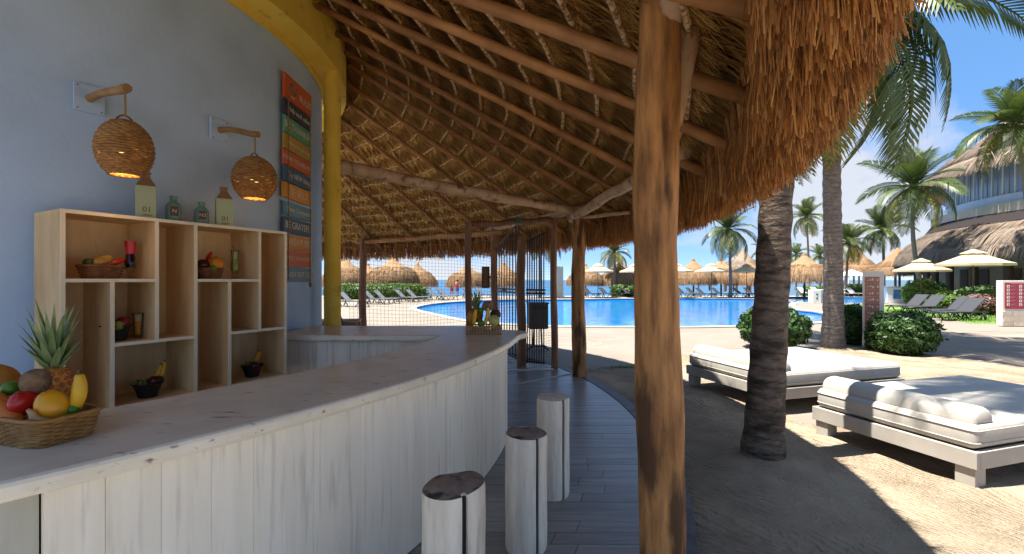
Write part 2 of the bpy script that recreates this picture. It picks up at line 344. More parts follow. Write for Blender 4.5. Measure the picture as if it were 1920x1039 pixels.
def simple(name, c, rough=0.4, **k): return M(name, c, mix(c, (0, 0, 0), 0.18), scale=12, rough=rough, **k)
def glassmat(name):
    m = bpy.data.materials.new(name); m.use_nodes = True; t = m.node_tree; t.nodes.clear(); o = N(t, 'ShaderNodeOutputMaterial'); tr = N(t, 'ShaderNodeBsdfTransparent'); tr.inputs[0].default_value = (.93, .95, .95, 1)
    gl = N(t, 'ShaderNodeBsdfGlossy'); gl.inputs['Roughness'].default_value = .04; fr = N(t, 'ShaderNodeFresnel'); fr.inputs[0].default_value = 1.18; mi = N(t, 'ShaderNodeMixShader')
    t.links.new(fr.outputs[0], mi.inputs[0]); t.links.new(tr.outputs[0], mi.inputs[1]); t.links.new(gl.outputs[0], mi.inputs[2]); t.links.new(mi.outputs[0], o.inputs[0]); return m
mGlass = glassmat('clear_glass')
def emit(name, c, s):
    m = bpy.data.materials.new(name); m.use_nodes = True; b = m.node_tree.nodes['Principled BSDF']
    b.inputs['Base Color'].default_value = (*c, 1); b.inputs['Emission Color'].default_value = (*c, 1); b.inputs['Emission Strength'].default_value = s
    return m
mBulb = emit('lit_bulb', (1.0, 0.62, 0.22), 0.7)
# raked furrows in the sand: fine relief
def sand_relief(m):
    t = m.node_tree; b = t.nodes['Principled BSDF']; co = N(t, 'ShaderNodeTexCoord')
    wn = N(t, 'ShaderNodeTexNoise'); wn.inputs['Scale'].default_value = 0.55; wn.inputs['Detail'].default_value = 2; t.links.new(co.outputs['Object'], wn.inputs['Vector'])
    wa = N(t, 'ShaderNodeVectorMath', operation='SCALE'); wa.inputs['Scale'].default_value = 1.5; t.links.new(wn.outputs['Color'], wa.inputs[0])
    ad = N(t, 'ShaderNodeVectorMath', operation='ADD'); t.links.new(co.outputs['Object'], ad.inputs[0]); t.links.new(wa.outputs[0], ad.inputs[1])
    mp = N(t, 'ShaderNodeMapping'); mp.inputs['Rotation'].default_value = (0, 0, rad(-28)); t.links.new(ad.outputs[0], mp.inputs[0])
    wv = N(t, 'ShaderNodeTexWave'); wv.wave_type = 'BANDS'; wv.bands_direction = 'X'; wv.inputs['Scale'].default_value = 6.5
    wv.inputs['Distortion'].default_value = 2.2; wv.inputs['Detail'].default_value = 4; wv.inputs['Detail Scale'].default_value = 2.2; wv.inputs['Detail Roughness'].default_value = 0.6
    t.links.new(mp.outputs[0], wv.inputs['Vector'])
    n1 = N(t, 'ShaderNodeTexNoise'); n1.inputs['Scale'].default_value = 70; n1.inputs['Detail'].default_value = 8; t.links.new(co.outputs['Object'], n1.inputs['Vector'])
    n3 = N(t, 'ShaderNodeTexNoise'); n3.inputs['Scale'].default_value = 9; n3.inputs['Detail'].default_value = 7; n3.inputs['Roughness'].default_value = 0.7; t.links.new(co.outputs['Object'], n3.inputs['Vector'])
    n2 = N(t, 'ShaderNodeTexNoise'); n2.inputs['Scale'].default_value = 1.1; n2.inputs['Detail'].default_value = 4; t.links.new(co.outputs['Object'], n2.inputs['Vector'])
    r2 = N(t, 'ShaderNodeMapRange'); r2.inputs[1].default_value = 0.36; r2.inputs[2].default_value = 0.58; t.links.new(n2.outputs['Fac'], r2.inputs[0])
    mu = N(t, 'ShaderNodeMath', operation='MULTIPLY'); t.links.new(wv.outputs['Fac'], mu.inputs[0]); t.links.new(r2.outputs[0], mu.inputs[1])
    prev = None
    for h, st, ds in ((mu.outputs[0], 1.0, 0.03), (n3.outputs['Fac'], 0.9, 0.06), (n1.outputs['Fac'], 0.6, 0.010)):
        bu = N(t, 'ShaderNodeBump'); bu.inputs['Strength'].default_value = st; bu.inputs['Distance'].default_value = ds; t.links.new(h, bu.inputs['Height'])
        if prev is not None: t.links.new(prev.outputs[0], bu.inputs['Normal'])
        prev = bu
    t.links.new(prev.outputs[0], b.inputs['Normal'])
sand_relief(mSandM)
def trunk_rings(m, scale, dark):
    """leaf-scar rings: a band of dark cracks and relief round the trunk"""
    t = m.node_tree; b = t.nodes['Principled BSDF']; co = N(t, 'ShaderNodeTexCoord'); wv = N(t, 'ShaderNodeTexWave'); wv.wave_type = 'BANDS'; wv.bands_direction = 'Z'; wv.wave_profile = 'SAW'
    wv.inputs['Scale'].default_value = scale; wv.inputs['Distortion'].default_value = 3.5; wv.inputs['Detail'].default_value = 5; wv.inputs['Detail Scale'].default_value = 2.6; wv.inputs['Detail Roughness'].default_value = 0.65
    t.links.new(co.outputs['Object'], wv.inputs['Vector'])
    rp = N(t, 'ShaderNodeMapRange'); rp.inputs[1].default_value = 0.0; rp.inputs[2].default_value = 0.22; rp.inputs[3].default_value = dark; rp.inputs[4].default_value = 1.0; t.links.new(wv.outputs['Fac'], rp.inputs[0])
    src = b.inputs['Base Color'].links[0].from_socket; hs = N(t, 'ShaderNodeHueSaturation'); t.links.new(src, hs.inputs['Color']); t.links.new(rp.outputs[0], hs.inputs['Value']); t.links.new(hs.outputs[0], b.inputs['Base Color'])
    bu = N(t, 'ShaderNodeBump'); bu.inputs['Strength'].default_value = 0.8; bu.inputs['Distance'].default_value = 0.025; t.links.new(wv.outputs['Fac'], bu.inputs['Height'])
    if b.inputs['Normal'].links: t.links.new(b.inputs['Normal'].links[0].from_socket, bu.inputs['Normal'])
    t.links.new(bu.outputs[0], b.inputs['Normal'])
trunk_rings(mTrunk, 2.6, 0.35); trunk_rings(mTrunkG, 3.0, 0.5)
def water(name, c1, c2, scale, bump, rough=0.05, dist=0.03):
    m = bpy.data.materials.new(name); m.use_nodes = True; t = m.node_tree; b = t.nodes['Principled BSDF']; b.inputs['Roughness'].default_value = rough
    co = N(t, 'ShaderNodeTexCoord'); n1 = N(t, 'ShaderNodeTexNoise'); n1.inputs['Scale'].default_value = scale; n1.inputs['Detail'].default_value = 3; n1.inputs['Distortion'].default_value = 1.2
    t.links.new(co.outputs['Object'], n1.inputs['Vector']); rp = N(t, 'ShaderNodeValToRGB'); rp.color_ramp.elements[0].position = .35; rp.color_ramp.elements[1].position = .68
    rp.color_ramp.elements[0].color = (*c1, 1); rp.color_ramp.elements[1].color = (*c2, 1); t.links.new(n1.outputs['Fac'], rp.inputs[0]); t.links.new(rp.outputs[0], b.inputs['Base Color'])
    bu = N(t, 'ShaderNodeBump'); bu.inputs['Strength'].default_value = bump; bu.inputs['Distance'].default_value = dist; t.links.new(n1.outputs['Fac'], bu.inputs['Height']); t.links.new(bu.outputs[0], b.inputs['Normal'])
    return m
mPool = water('pool_water', (0.0, 0.11, 0.36), (0.008, 0.22, 0.50), 1.6, 0.35, 0.12)
mPoolTile = M('pool_wall_tile', (0.0, 0.11, 0.36), (0.01, 0.16, 0.44), scale=8, rough=0.3)
mSea = water('sea_water', (0.003, 0.05, 0.12), (0.012, 0.09, 0.16), 0.12, 0.3, 0.25, 0.2)
# ================================================================== THE SETTING
CX, CY = -6.09, 5.21                                   # centre of the round bar building and its palapa roof
def pol(r, a, z=0.0): return Vector((CX + r * math.cos(rad(a)), CY + r * math.sin(rad(a)), z))
def zr(r): return 4.8 - 0.543 * (r - 3.95)              # underside of the thatch

# terrain: level ground running down to the beach
def terrain():
    ys = [-60, -20, 0, 20, 40, 44, 46, 50, 55, 60, 66, 75, 95]; hs = [-.9, -.9, -.9, -.9, -.9, -.30, -.18, -.22, -.35, -.62, -1.05, -1.9, -3]
    xs = list(range(-400, 401, 40)); V = [(x, y, h) for y, h in zip(ys, hs) for x in xs]; n = len(xs)
    Q = [(i * n + j, i * n + j + 1, (i + 1) * n + j + 1, (i + 1) * n + j) for i in range(len(ys) - 1) for j in range(n - 1)]
    tag(np_mesh('ground', V, Q, mBeach), kind='structure')
terrain()
mb = MB(); mb.add([(-5000, 58, -.9), (5000, 58, -.9), (5000, 8000, -.9), (-5000, 8000, -.9)], [(0, 1, 2, 3)]); tag(mb.build('sea', mSea), kind='structure')
POOL = smooth_loop([(-5.2, 24.7), (-3.1, 20.3), (-1.9, 18.1), (-.2, 16.4), (1.65, 15.6), (4.18, 15.4), (6.2, 15.4), (8.2, 15.8), (10, 16.4), (12, 17.4), (13.9, 19.9),
                    (15.0, 22.4), (15.2, 24.5), (17.2, 28.2), (20.5, 33.5), (20.6, 37.6), (15.6, 38.9), (9.9, 38.3), (3.9, 36.8), (-.4, 36.3), (-3.2, 34), (-4.8, 31.4), (-5.5, 28)])
KIDS = smooth_loop([(20.6, 31.2), (25.0, 31.0), (29.5, 35), (33, 41), (29, 42), (25.0, 41.6), (22.2, 36.5)], 4)
tag(fill_poly('pool_deck', [[(-60, -30), (80, -30), (80, 44.3), (-60, 44.3)], POOL, KIDS], 0.0, mPave), kind='structure')
for nm, lp in (('pool_water', POOL), ('wading_pool_water', KIDS)):
    w = tag(fill_poly(nm, [offset_loop(lp, 0.02)], -0.09, mPool), kind='structure')
    mb = MB(); n = len(lp); mb.add([(p[0], p[1], 0.0) for p in lp] + [(p[0], p[1], -.6) for p in lp], [(i, (i + 1) % n, n + (i + 1) % n, n + i) for i in range(n)]); mb.build('pool_wall', mPoolTile, w)
    mb = MB(); o1 = offset_loop(lp, 0.38); o0 = offset_loop(lp, -0.02)
    vs = [(p[0], p[1], 0.035) for p in o0] + [(p[0], p[1], 0.035) for p in o1] + [(p[0], p[1], -.02) for p in o0] + [(p[0], p[1], -.02) for p in o1]
    mb.add(vs, [f for i in range(n) for f in ((i, (i + 1) % n, n + (i + 1) % n, n + i), (2 * n + i, 2 * n + (i + 1) % n, (i + 1) % n, i), (n + i, n + (i + 1) % n, 3 * n + (i + 1) % n, 3 * n + i))])
    mb.build('coping', mCoping, w)
# scored joints in the paving
pd = bpy.data.objects['pool_deck']
def joint(pts, w=0.03):
    mb = MB(); pts = [Vector((p[0], p[1], 0.005)) for p in pts]; vs = []
    for i, p in enumerate(pts):
        t = (pts[min(i + 1, len(pts) - 1)] - pts[max(i - 1, 0)]).normalized(); s = Vector((-t.y, t.x, 0)) * w / 2; vs += [p - s, p + s]
    mb.add(vs, [(2 * i, 2 * i + 2, 2 * i + 3, 2 * i + 1) for i in range(len(pts) - 1)]); mb.build('paving_joint', mJoint, pd)
def arcpts(cx, cy, r, a0, a1, n=30): return [(cx + r * math.cos(rad(a0 + (a1 - a0) * i / n)), cy + r * math.sin(rad(a0 + (a1 - a0) * i / n))) for i in range(n + 1)]
joint(arcpts(1.35, 11.6, .55, -60, 190), .05); joint(arcpts(1.3, 11.6, .95, -40, 60), .04)
joint(arcpts(4.5, 24, 11.5, 195, 262, 50), .05)
joint(arcpts(16.5, 8.2, 6.2, 100, 182), .06); joint(arcpts(17.5, 20, 6.5, 205, 262), .05); joint([(9.2, 7.6), (8.4, 8.9), (8.3, 10.2), (8.9, 11.6)], .06)
joint([(9, 13.0), (14, 13.6), (20, 13.2), (28, 14.2)], .04); joint([(7.2, 12.2), (8.4, 14.3), (9.4, 15.6)], .05)
joint([(-9, 13.5), (-6, 12.6), (-3.2, 11.6), (-1.2, 11.0)], .07)

# raked sand under the palms
def sandz(X, Y):
    R = np.hypot(X - CX, Y - CY)
    yb = np.interp(X, [0, 1.6, 3, 5, 7, 8.6, 9.6, 11, 14], [8.2, 8.25, 9.3, 10.4, 10.9, 10.2, 8.0, 7.2, 6.6]) + .10 * np.sin(X * 2.3) + .05 * np.sin(X * 6.1 + 1)
    d = np.minimum(yb - Y, R - 7.50); e = np.clip(d / .35, -1, 1)
    und = .012 * np.sin(X * 1.9 + Y * .8) + .010 * np.sin(Y * 2.7 - X * 1.1 + .6) + .006 * np.sin(X * 6.5 + np.sin(Y * 4.0) * 2)
    z = .028 + und * np.clip(e, 0, 1)
    for (bx, by, rr, h) in ((2.18, 3.94, .45, .05), (3.50, 3.42, .2, .03), (3.2, 4.5, .2, .03)):
        z = z + h * np.exp(-((X - bx) ** 2 + (Y - by) ** 2) / rr ** 2)
    return np.where(e < 0, -.02 + .048 * np.clip(1 + e, 0, 1) * .6 - .02, z * np.clip(e * 1.5, 0.35, 1) - .004)
gx = np.linspace(.2, 14, 231); gy = np.linspace(-3, 11.6, 245); GX, GY = np.meshgrid(gx, gy); GZ = sandz(GX, GY)
ix = np.arange(len(gx) * len(gy)).reshape(len(gy), len(gx)); Q = np.stack([ix[:-1, :-1], ix[:-1, 1:], ix[1:, 1:], ix[1:, :-1]], -1).reshape(-1, 4)
tag(np_mesh('sand', np.stack([GX, GY, GZ], -1).reshape(-1, 3), Q, mSandM, smooth=True), 'raked beige sand around the daybeds', kind='structure')

# dark timber deck: every board its own piece
deck = tag(MB().arc((CX, CY), 3.5, 7.44, rad(-60), rad(100), -.05, 0.018, 64).build('deck_floor', mConc), kind='structure')
y = 0.75; w = 0.128
while y < 8.35:
    y1 = y + w - .004
    def xo(yy): return CX + math.sqrt(max(.01, 7.47 ** 2 - (yy - CY) ** 2))
    def xi(yy): return CX + math.sqrt(max(.01, 6.05 ** 2 - (yy - CY) ** 2)) if yy < 4.6 else -0.75
    a0, a1, b0, b1 = xi(y), xi(y1), xo(y), xo(y1); cuts = [0.0, random.uniform(.25, .75), 1.0]
    for c0, c1 in zip(cuts, cuts[1:]):
        g = .002; L = [a0 + (b0 - a0) * c0 + g, a0 + (b0 - a0) * c1 - g, a1 + (b1 - a1) * c1 - g, a1 + (b1 - a1) * c0 + g]; dz = random.uniform(-.001, .001)
        mb = MB(); ps = [(L[0], y), (L[1], y), (L[2], y1), (L[3], y1)]
        mb.add([(p[0], p[1], .02) for p in ps] + [(p[0], p[1], .044 + dz) for p in ps], [(4, 5, 6, 7), (0, 1, 5, 4), (1, 2, 6, 5), (2, 3, 7, 6), (3, 0, 4, 7)])
        mb.build('plank', mDeck, deck)
    y += w
MB().arc((CX, CY), 7.475, 7.62, rad(-60), rad(60), -.05, 0.05, 90).build('deck_edge', mDeckEdge, deck)
MB().bar((-.2, 6.55, .047), (1.02, 7.55, .047), .05, .012).build('transition_strip', M('pale_strip', (.45, .42, .38), rough=.5), deck)
MB().bar((-.15, 7.75, .05), (.72, 7.86, .05), .05, .03).build('threshold', mWhite, deck)

# ================================================================== BAR BUILDING
bb = thing('bar_building', 'round bar building with curved blue wall under a yellow ring beam', 'building', (CX, CY, 0), world=True)
MB().arc((CX, CY), 3.35, 3.6, rad(-75), rad(25), 0, 5.0, 90).build('blue_wall', mBlue, bb, smooth=True, angle=30)
o = MB().arc((CX, CY), 3.64, 3.93, rad(-75), rad(110), 4.22, 5.3, 150).build('ring_beam', mYellow, bb, smooth=True, angle=30)
MB().arc((CX, CY), 3.61, 3.66, rad(-75), rad(24), 4.17, 4.30, 90).build('beam_trim', mYellow, o, smooth=True, angle=30)
mb = MB(); mb.tube([(-2.285, 5.77, z) for z in np.linspace(0, 4.24, 12)], [.102 + .003 * math.sin(k * 2.1) for k in range(12)], 18, jit=.006); mb.build('column', mYellow, bb, smooth=True, angle=50)

# ================================================================== PALAPA ROOF
A0, A1 = -45.0, 126.0  # roof stops short behind the camera to let skylight in
roof = thing('palapa_roof', 'big round thatched palapa roof over the bar with hanging fringe', 'thatched roof', (CX, CY, 0), world=True)
mb = MB(); prof = [(3.8, zr(3.8)), (5, zr(5)), (6.5, zr(6.5)), (7.95, zr(7.95)), (8.08, zr(8.0) + .02), (8.14, zr(8.05) + .22), (7.6, zr(7.6) + .42), (5.5, zr(5.5) + .42), (3.0, zr(3.0) + .42), (.6, zr(.6) + .42), (.3, zr(.6) + .3), (3.8, zr(3.8))]
mb.lathe(prof, 150, (CX, CY, 0), rad(A0), rad(A1)); mb.build('thatch_shell', mShell, roof)
mb = MB(); mb.lathe([(3.8, zr(3.8)), (5.85, zr(5.85)), (5.9, zr(5.85) + .3), (3.0, zr(3.0) + .42), (.6, zr(.6) + .42), (.3, zr(.6) + .3), (3.8, zr(3.8))], 30, (CX, CY, 0), rad(-85), rad(A0 - .05)); mb.build('thatch_shell', mShell, roof)  # unseen inner roof strip, added to block direct sun from the counter
for ra in (-44.6, -39.5, -34, -28.2, -22.2, -16.1, -10.3, -3.2, 4, 10.5, 17, 25.5, 34.5, 43.5, 52.5, 62, 72, 83, 95):
    j = random.uniform(-.5, .5); pts = []; rs = []
    for k in range(7):
        r = 3.97 + (7.95 - 3.97) * k / 6; p = pol(r, ra + j * (1 - k / 6)); pts.append((p.x, p.y, zr(r) - .185 + random.uniform(-.008, .008))); rs.append(random.uniform(.034, .044) * (1.1 if k > 3 else 1))
    mb = MB(); mb.tube(pts, rs, 8, jit=.05); mb.build('rafter', mRafter, roof, smooth=True)
def arcarr(r, a): return CX + r * np.cos(np.radians(a)), CY + r * np.sin(np.radians(a))
ROWS = [4.2 + .31 * i for i in range(13)]
allP = [[], [], [], []]; brP = [[], [], [], []]
for r in ROWS:
    pts = [];
    for a in np.arange(-44.5, 104, 2.4):
        p = pol(r - .035 + random.uniform(-.018, .018), a, zr(r) - .112 + random.uniform(-.012, .012)); pts.append(p)
    mb = MB(); mb.tube(pts, .016, 6); mb.build('purlin', mRope, roof)
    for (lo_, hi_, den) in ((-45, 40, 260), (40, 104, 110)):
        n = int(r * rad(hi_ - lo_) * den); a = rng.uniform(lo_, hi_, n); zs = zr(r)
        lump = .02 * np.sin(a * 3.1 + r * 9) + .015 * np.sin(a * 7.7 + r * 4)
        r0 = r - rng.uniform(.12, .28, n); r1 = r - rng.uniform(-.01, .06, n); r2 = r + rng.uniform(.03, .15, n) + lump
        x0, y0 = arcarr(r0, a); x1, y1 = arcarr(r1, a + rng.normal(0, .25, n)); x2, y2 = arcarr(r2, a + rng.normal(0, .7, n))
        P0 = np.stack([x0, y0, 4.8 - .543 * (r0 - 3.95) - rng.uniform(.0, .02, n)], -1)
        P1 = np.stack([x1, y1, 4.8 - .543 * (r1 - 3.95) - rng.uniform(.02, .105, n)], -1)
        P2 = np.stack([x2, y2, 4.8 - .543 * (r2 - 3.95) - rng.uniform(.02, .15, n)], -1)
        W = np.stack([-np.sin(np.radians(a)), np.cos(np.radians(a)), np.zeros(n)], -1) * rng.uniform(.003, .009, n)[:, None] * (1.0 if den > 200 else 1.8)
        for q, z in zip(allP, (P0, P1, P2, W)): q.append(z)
        # brush of golden ends hanging at the row
        n = int(r * rad(hi_ - lo_) * den * 1.3); a = rng.uniform(lo_, hi_, n); th_ = .8 + .35 * np.sin(a * 2.3 + r * 7) * np.sin(a * 5.1 + r)
        r0 = r - rng.uniform(.0, .05, n); r1 = r0 + rng.uniform(-.01, .05, n); r2 = r0 + rng.uniform(.02, .12, n)
        x0, y0 = arcarr(r0, a); x1, y1 = arcarr(r1, a + rng.normal(0, .15, n)); x2, y2 = arcarr(r2, a + rng.normal(0, .45, n)); dp = rng.uniform(.08, .19, n) * th_
        ZZ = lambda rr, d_: 4.8 - .543 * (rr - 3.95) - d_
        W = np.stack([-np.sin(np.radians(a)), np.cos(np.radians(a)), np.zeros(n)], -1) * rng.uniform(.003, .008, n)[:, None] * (1.0 if den > 200 else 1.8)
        for q, z in zip(brP, (np.stack([x0, y0, ZZ(r0, .01)], -1), np.stack([x1, y1, ZZ(r1, dp * .6)], -1), np.stack([x2, y2, ZZ(r2, dp)], -1), W)): q.append(z)
# loose straw lying along the slope
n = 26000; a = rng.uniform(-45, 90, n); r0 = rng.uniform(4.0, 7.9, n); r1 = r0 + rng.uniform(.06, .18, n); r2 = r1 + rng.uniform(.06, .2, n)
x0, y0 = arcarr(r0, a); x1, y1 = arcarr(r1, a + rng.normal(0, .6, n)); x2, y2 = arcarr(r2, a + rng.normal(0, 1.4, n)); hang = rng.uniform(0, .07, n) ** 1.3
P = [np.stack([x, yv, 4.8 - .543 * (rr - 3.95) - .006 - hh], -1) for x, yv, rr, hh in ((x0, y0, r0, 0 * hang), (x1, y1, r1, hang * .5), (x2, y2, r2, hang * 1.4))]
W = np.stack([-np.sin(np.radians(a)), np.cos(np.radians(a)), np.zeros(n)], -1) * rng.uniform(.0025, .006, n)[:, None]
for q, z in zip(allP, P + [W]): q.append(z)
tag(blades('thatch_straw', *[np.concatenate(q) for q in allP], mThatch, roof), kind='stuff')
tag(blades('thatch_brush', *[np.concatenate(q) for q in brP], mBrush, roof), kind='stuff')
# hanging fringe at the eave
def fringe(name, a0, a1, den, wmul, lo=7.83, hi=8.15):
    n = int(8.1 * rad(a1 - a0) * den); a = rng.uniform(a0, a1, n); bun = np.round(a * 1.35 + .3 * np.sin(a * 5)); a = a + .30 * (bun / 1.35 - a) + .05 * np.sin(bun * 12.9); u = rng.uniform(0, 1, n); r = lo + (hi - lo) * u
    tuft = .035 * np.sin(a * 11.3) + .03 * np.sin(a * 4.7 + 1) + .02 * np.sin(a * 23.1 + 2)
    zb = 2.29 - .10 * np.clip(u / .45, 0, 1) + .05 * np.clip((u - .6) / .4, 0, 1) + tuft * .55 + rng.normal(0, .018, n) - (rng.random(n) < .03) * rng.uniform(0, .08, n)
    # some shorter tufts in layers on the inner face
    sh = (u < .3) & (rng.random(n) < .55); lay = np.choose(rng.integers(0, 3, n), [.10, .22, .34]) + .03 * np.sin(bun * 7.3); zb = np.where(sh, zb + lay + rng.normal(0, .018, n), zb + .03 * np.sin(bun * 3.7) + .02 * np.sin(bun * 8.1))
    zt = np.minimum(4.8 - .543 * (r - 3.95) + rng.uniform(-.02, .12, n), 2.72 + .1 * (1 - u)) ; zt = np.where(u > .8, np.minimum(zt, 2.66), zt)
    out = rng.normal(.01, .022, n)
    x0, y0 = arcarr(r - .03, a); x1, y1 = arcarr(r, a + rng.normal(0, .18, n)); x2, y2 = arcarr(r + out, a + rng.normal(0, .24, n))
    P0 = np.stack([x0, y0, zt], -1); P1 = np.stack([x1, y1, zt * .45 + zb * .55], -1); P2 = np.stack([x2, y2, zb], -1)
    th = np.radians(a) + rng.normal(0, .9, n) + PI / 2; W = np.stack([np.cos(th), np.sin(th), 0 * th], -1) * (.0013 + .0052 * rng.random(n) ** 2.2)[:, None] * wmul
    tag(blades(name, P0, P1, P2, W, mFringe, roof, taper=.55), kind='stuff')
fringe('fringe_straw', -45, 22, 5200, 1.0)
# ragged tufts standing out over the eave
n = 26000; a = rng.uniform(-45, 60, n); amp = np.clip(.05 + .06 * np.sin(a * 6.3) + .05 * np.sin(a * 13.7 + 1) + .05 * np.sin(a * 29 + 2) + .03 * np.sin(a * 2.1), .01, .22); r0 = rng.uniform(7.9, 8.1, n); r2 = 8.13 + amp * rng.uniform(.2, 1.0, n); zt_ = rng.uniform(2.58, 2.80, n)
x0, y0 = arcarr(r0, a); x1, y1 = arcarr((r0 + r2) / 2, a); x2, y2 = arcarr(r2, a + rng.normal(0, .5, n)); th = np.radians(a) + PI / 2
tag(blades('eave_straw', np.stack([x0, y0, zt_], -1), np.stack([x1, y1, zt_ - .04], -1), np.stack([x2, y2, zt_ - rng.uniform(.12, .22, n)], -1), np.stack([np.cos(th), np.sin(th), 0 * th], -1) * rng.uniform(.002, .005, n)[:, None], mFringe, roof), kind='stuff')
fringe('fringe_straw', 22, 104, 700, 2.3)
# ring beams between the posts and the log tie from the column
def log(a, b, r0, r1, mat, parent, name, n=9, wob=.02):
    a, b = Vector(a), Vector(b); pts = []; rs = []
    for k in range(n):
        t = k / (n - 1); s = math.sin(PI * t); pts.append(a.lerp(b, t) + Vector((random.uniform(-wob, wob), random.uniform(-wob, wob), random.uniform(-wob, wob))) * s); rs.append((r0 + (r1 - r0) * t) * random.uniform(.93, 1.08))
    mb = MB(); mb.tube(pts, rs, 10, jit=.05); return mb.build(name, mat, parent, smooth=True, angle=60)
zl = zr(7.45) - .26
log((-2.33, 5.82, 3.08), (1.22, 7.42, 2.70), .085, .065, mPaleLog, roof, 'tie_log', 11)
pA, p3, pP2, pF, pW = (.647, 2.0), (1.32, 4.07), (1.08, 7.35), (-.39, 10.0), (-4.08, 12.4)
log((1.0, 7.62, zl), (1.42, 3.75, zl + .02), .07, .065, mPaleLog, roof, 'ring_log')
log((1.36, 4.3, zl + .12), (.60, 1.6, zl + .12), .065, .06, mPaleLog, roof, 'ring_log')
log((1.16, 7.2, zl + .1), (-.6, 10.4, zl + .1), .06, .055, mPaleLog, roof, 'ring_log')
log((-.2, 9.8, zl), (-4.3, 12.6, zl), .06, .055, mRafter, roof, 'ring_log')
log((1.08, 7.35, 2.62), (1.62, 6.2, 2.52), .03, .025, mPaleLog, roof, 'strut', 4)
# posts
def post(name, x, yv, z1, r0, r1, label, mat, n=22, lean=(0, 0), group='round timber posts carrying the palapa', bump=.05):
    t = thing(name, label, 'post', (x, yv, 0), group=group, world=True); pts = []; rs = []
    for k in range(n):
        q = k / (n - 1); pts.append((x + lean[0] * q + .012 * math.sin(q * 7 + x), yv + lean[1] * q + .012 * math.cos(q * 6 + yv), q * z1)); rs.append((r0 + (r1 - r0) * q) * (1 + .035 * math.sin(q * 17 + x * 3) + .02 * math.sin(q * 41)))
    mb = MB(); mb.tube(pts, rs, 18, jit=bump * .35); mb.build('shaft', mat, t, smooth=True, angle=70); return t
t = post('main_post', pA[0], pA[1], 3.05, .103, .092, 'thick peeled trunk post in the foreground at the deck edge', mBark, 34)
log((.71, 2.04, 2.30), (.86, 2.12, 3.02), .05, .07, mPaleLog, t, 'fork_branch', 6, .005)
post('palapa_post', p3[0], p3[1], zl, .10, .085, 'timber palapa post standing behind the thick foreground post', mBark)
post('palapa_post', pP2[0], pP2[1], zl, .118, .10, 'dark timber post beside the netted gate at the far deck end', mBark)
post('palapa_post', pF[0], pF[1], 2.75, .08, .07, 'reddish post the left gate leaf hangs on behind the fruit basket', mPole)
post('palapa_post', pW[0], pW[1], 2.72, .105, .095, 'orange-brown post next to the yellow column with a chair at its foot', mPole)
# netting and its slim posts
P0n, P1n = Vector((-2.12, 5.93, 0)), Vector((.72, 7.92, 0))
net = thing('netting', 'fine dark bird netting strung from the log tie to the floor', 'netting', ((P0n + P1n) / 2), world=True)
LN = (P1n - P0n).length; dN = (P1n - P0n) / LN; rN = .0017; vs = []; fs = []
def strand(a, b, w):
    k = len(vs); d = (b - a).normalized(); s = d.cross(Vector((dN.y, -dN.x, 0))).normalized() * w; n_ = Vector((dN.y, -dN.x, 0)) * w
    for p in (a, b):
        for q in (s, -s * .5 + n_ * .87, -s * .5 - n_ * .87): vs.append(p + q)
    for j in range(3): fs.append((k + j, k + (j + 1) % 3, k + 3 + (j + 1) % 3, k + 3 + j))
def ntop(s): return 2.98 - .30 * s / LN
nx = 66
for i in range(nx + 1):
    s = LN * i / nx
    for k in range(8):
        za, zb_ = .03 + (ntop(s) - .03) * k / 8, .03 + (ntop(s) - .03) * (k + 1) / 8
        wb = lambda z_: .012 * math.sin(z_ * 3 + s * 2)
        strand(P0n + dN * (s + wb(za)) + Vector((0, 0, za)), P0n + dN * (s + wb(zb_)) + Vector((0, 0, zb_)), rN)
for j in range(58):
    z = .05 + 2.9 * j / 57
    for k in range(10):
        s0, s1 = LN * k / 10, LN * (k + 1) / 10; f0 = ntop(s0) / 2.98; f1 = ntop(s1) / 2.98
        strand(P0n + dN * s0 + Vector((0, 0, z * f0 - .03 * math.sin(PI * k / 10 * 2) ** 2)), P0n + dN * s1 + Vector((0, 0, z * f1 - .03 * math.sin(PI * (k + 1) / 10 * 2) ** 2)), rN)
mb = MB(); mb.add(vs, fs); tag(mb.build('net_mesh', mNet, net), kind='stuff')
q1 = P0n + dN * (LN * .51)
post('net_post', q1.x, q1.y + .06, zz(415, q1.y), .055, .05, 'slim orange-brown net post rising behind the far fruit basket', mPole, group='slim posts of the netted gateway')
post('net_post', .74, 7.97, 2.80, .062, .055, 'slim reddish net post at the right side of the gate', mPole, group='slim posts of the netted gateway')
t = thing('gateway_lintel', 'rough orange timber lintel with a small green light over the gate', 'lintel', (0, 7.4, 2.6), world=True)
log((q1.x - .05, q1.y + .14, zz(419, 6.9)), (.8, 8.07, zz(409, 7.95)), .05, .055, mPole, t, 'beam', 7)
MB().box((xa(972, 7.55), 7.50, zz(412, 7.5)), (.09, .06, .11)).build('green_lamp', simple('green_lamp_case', (.03, .12, .05)), t, bevel=.01)
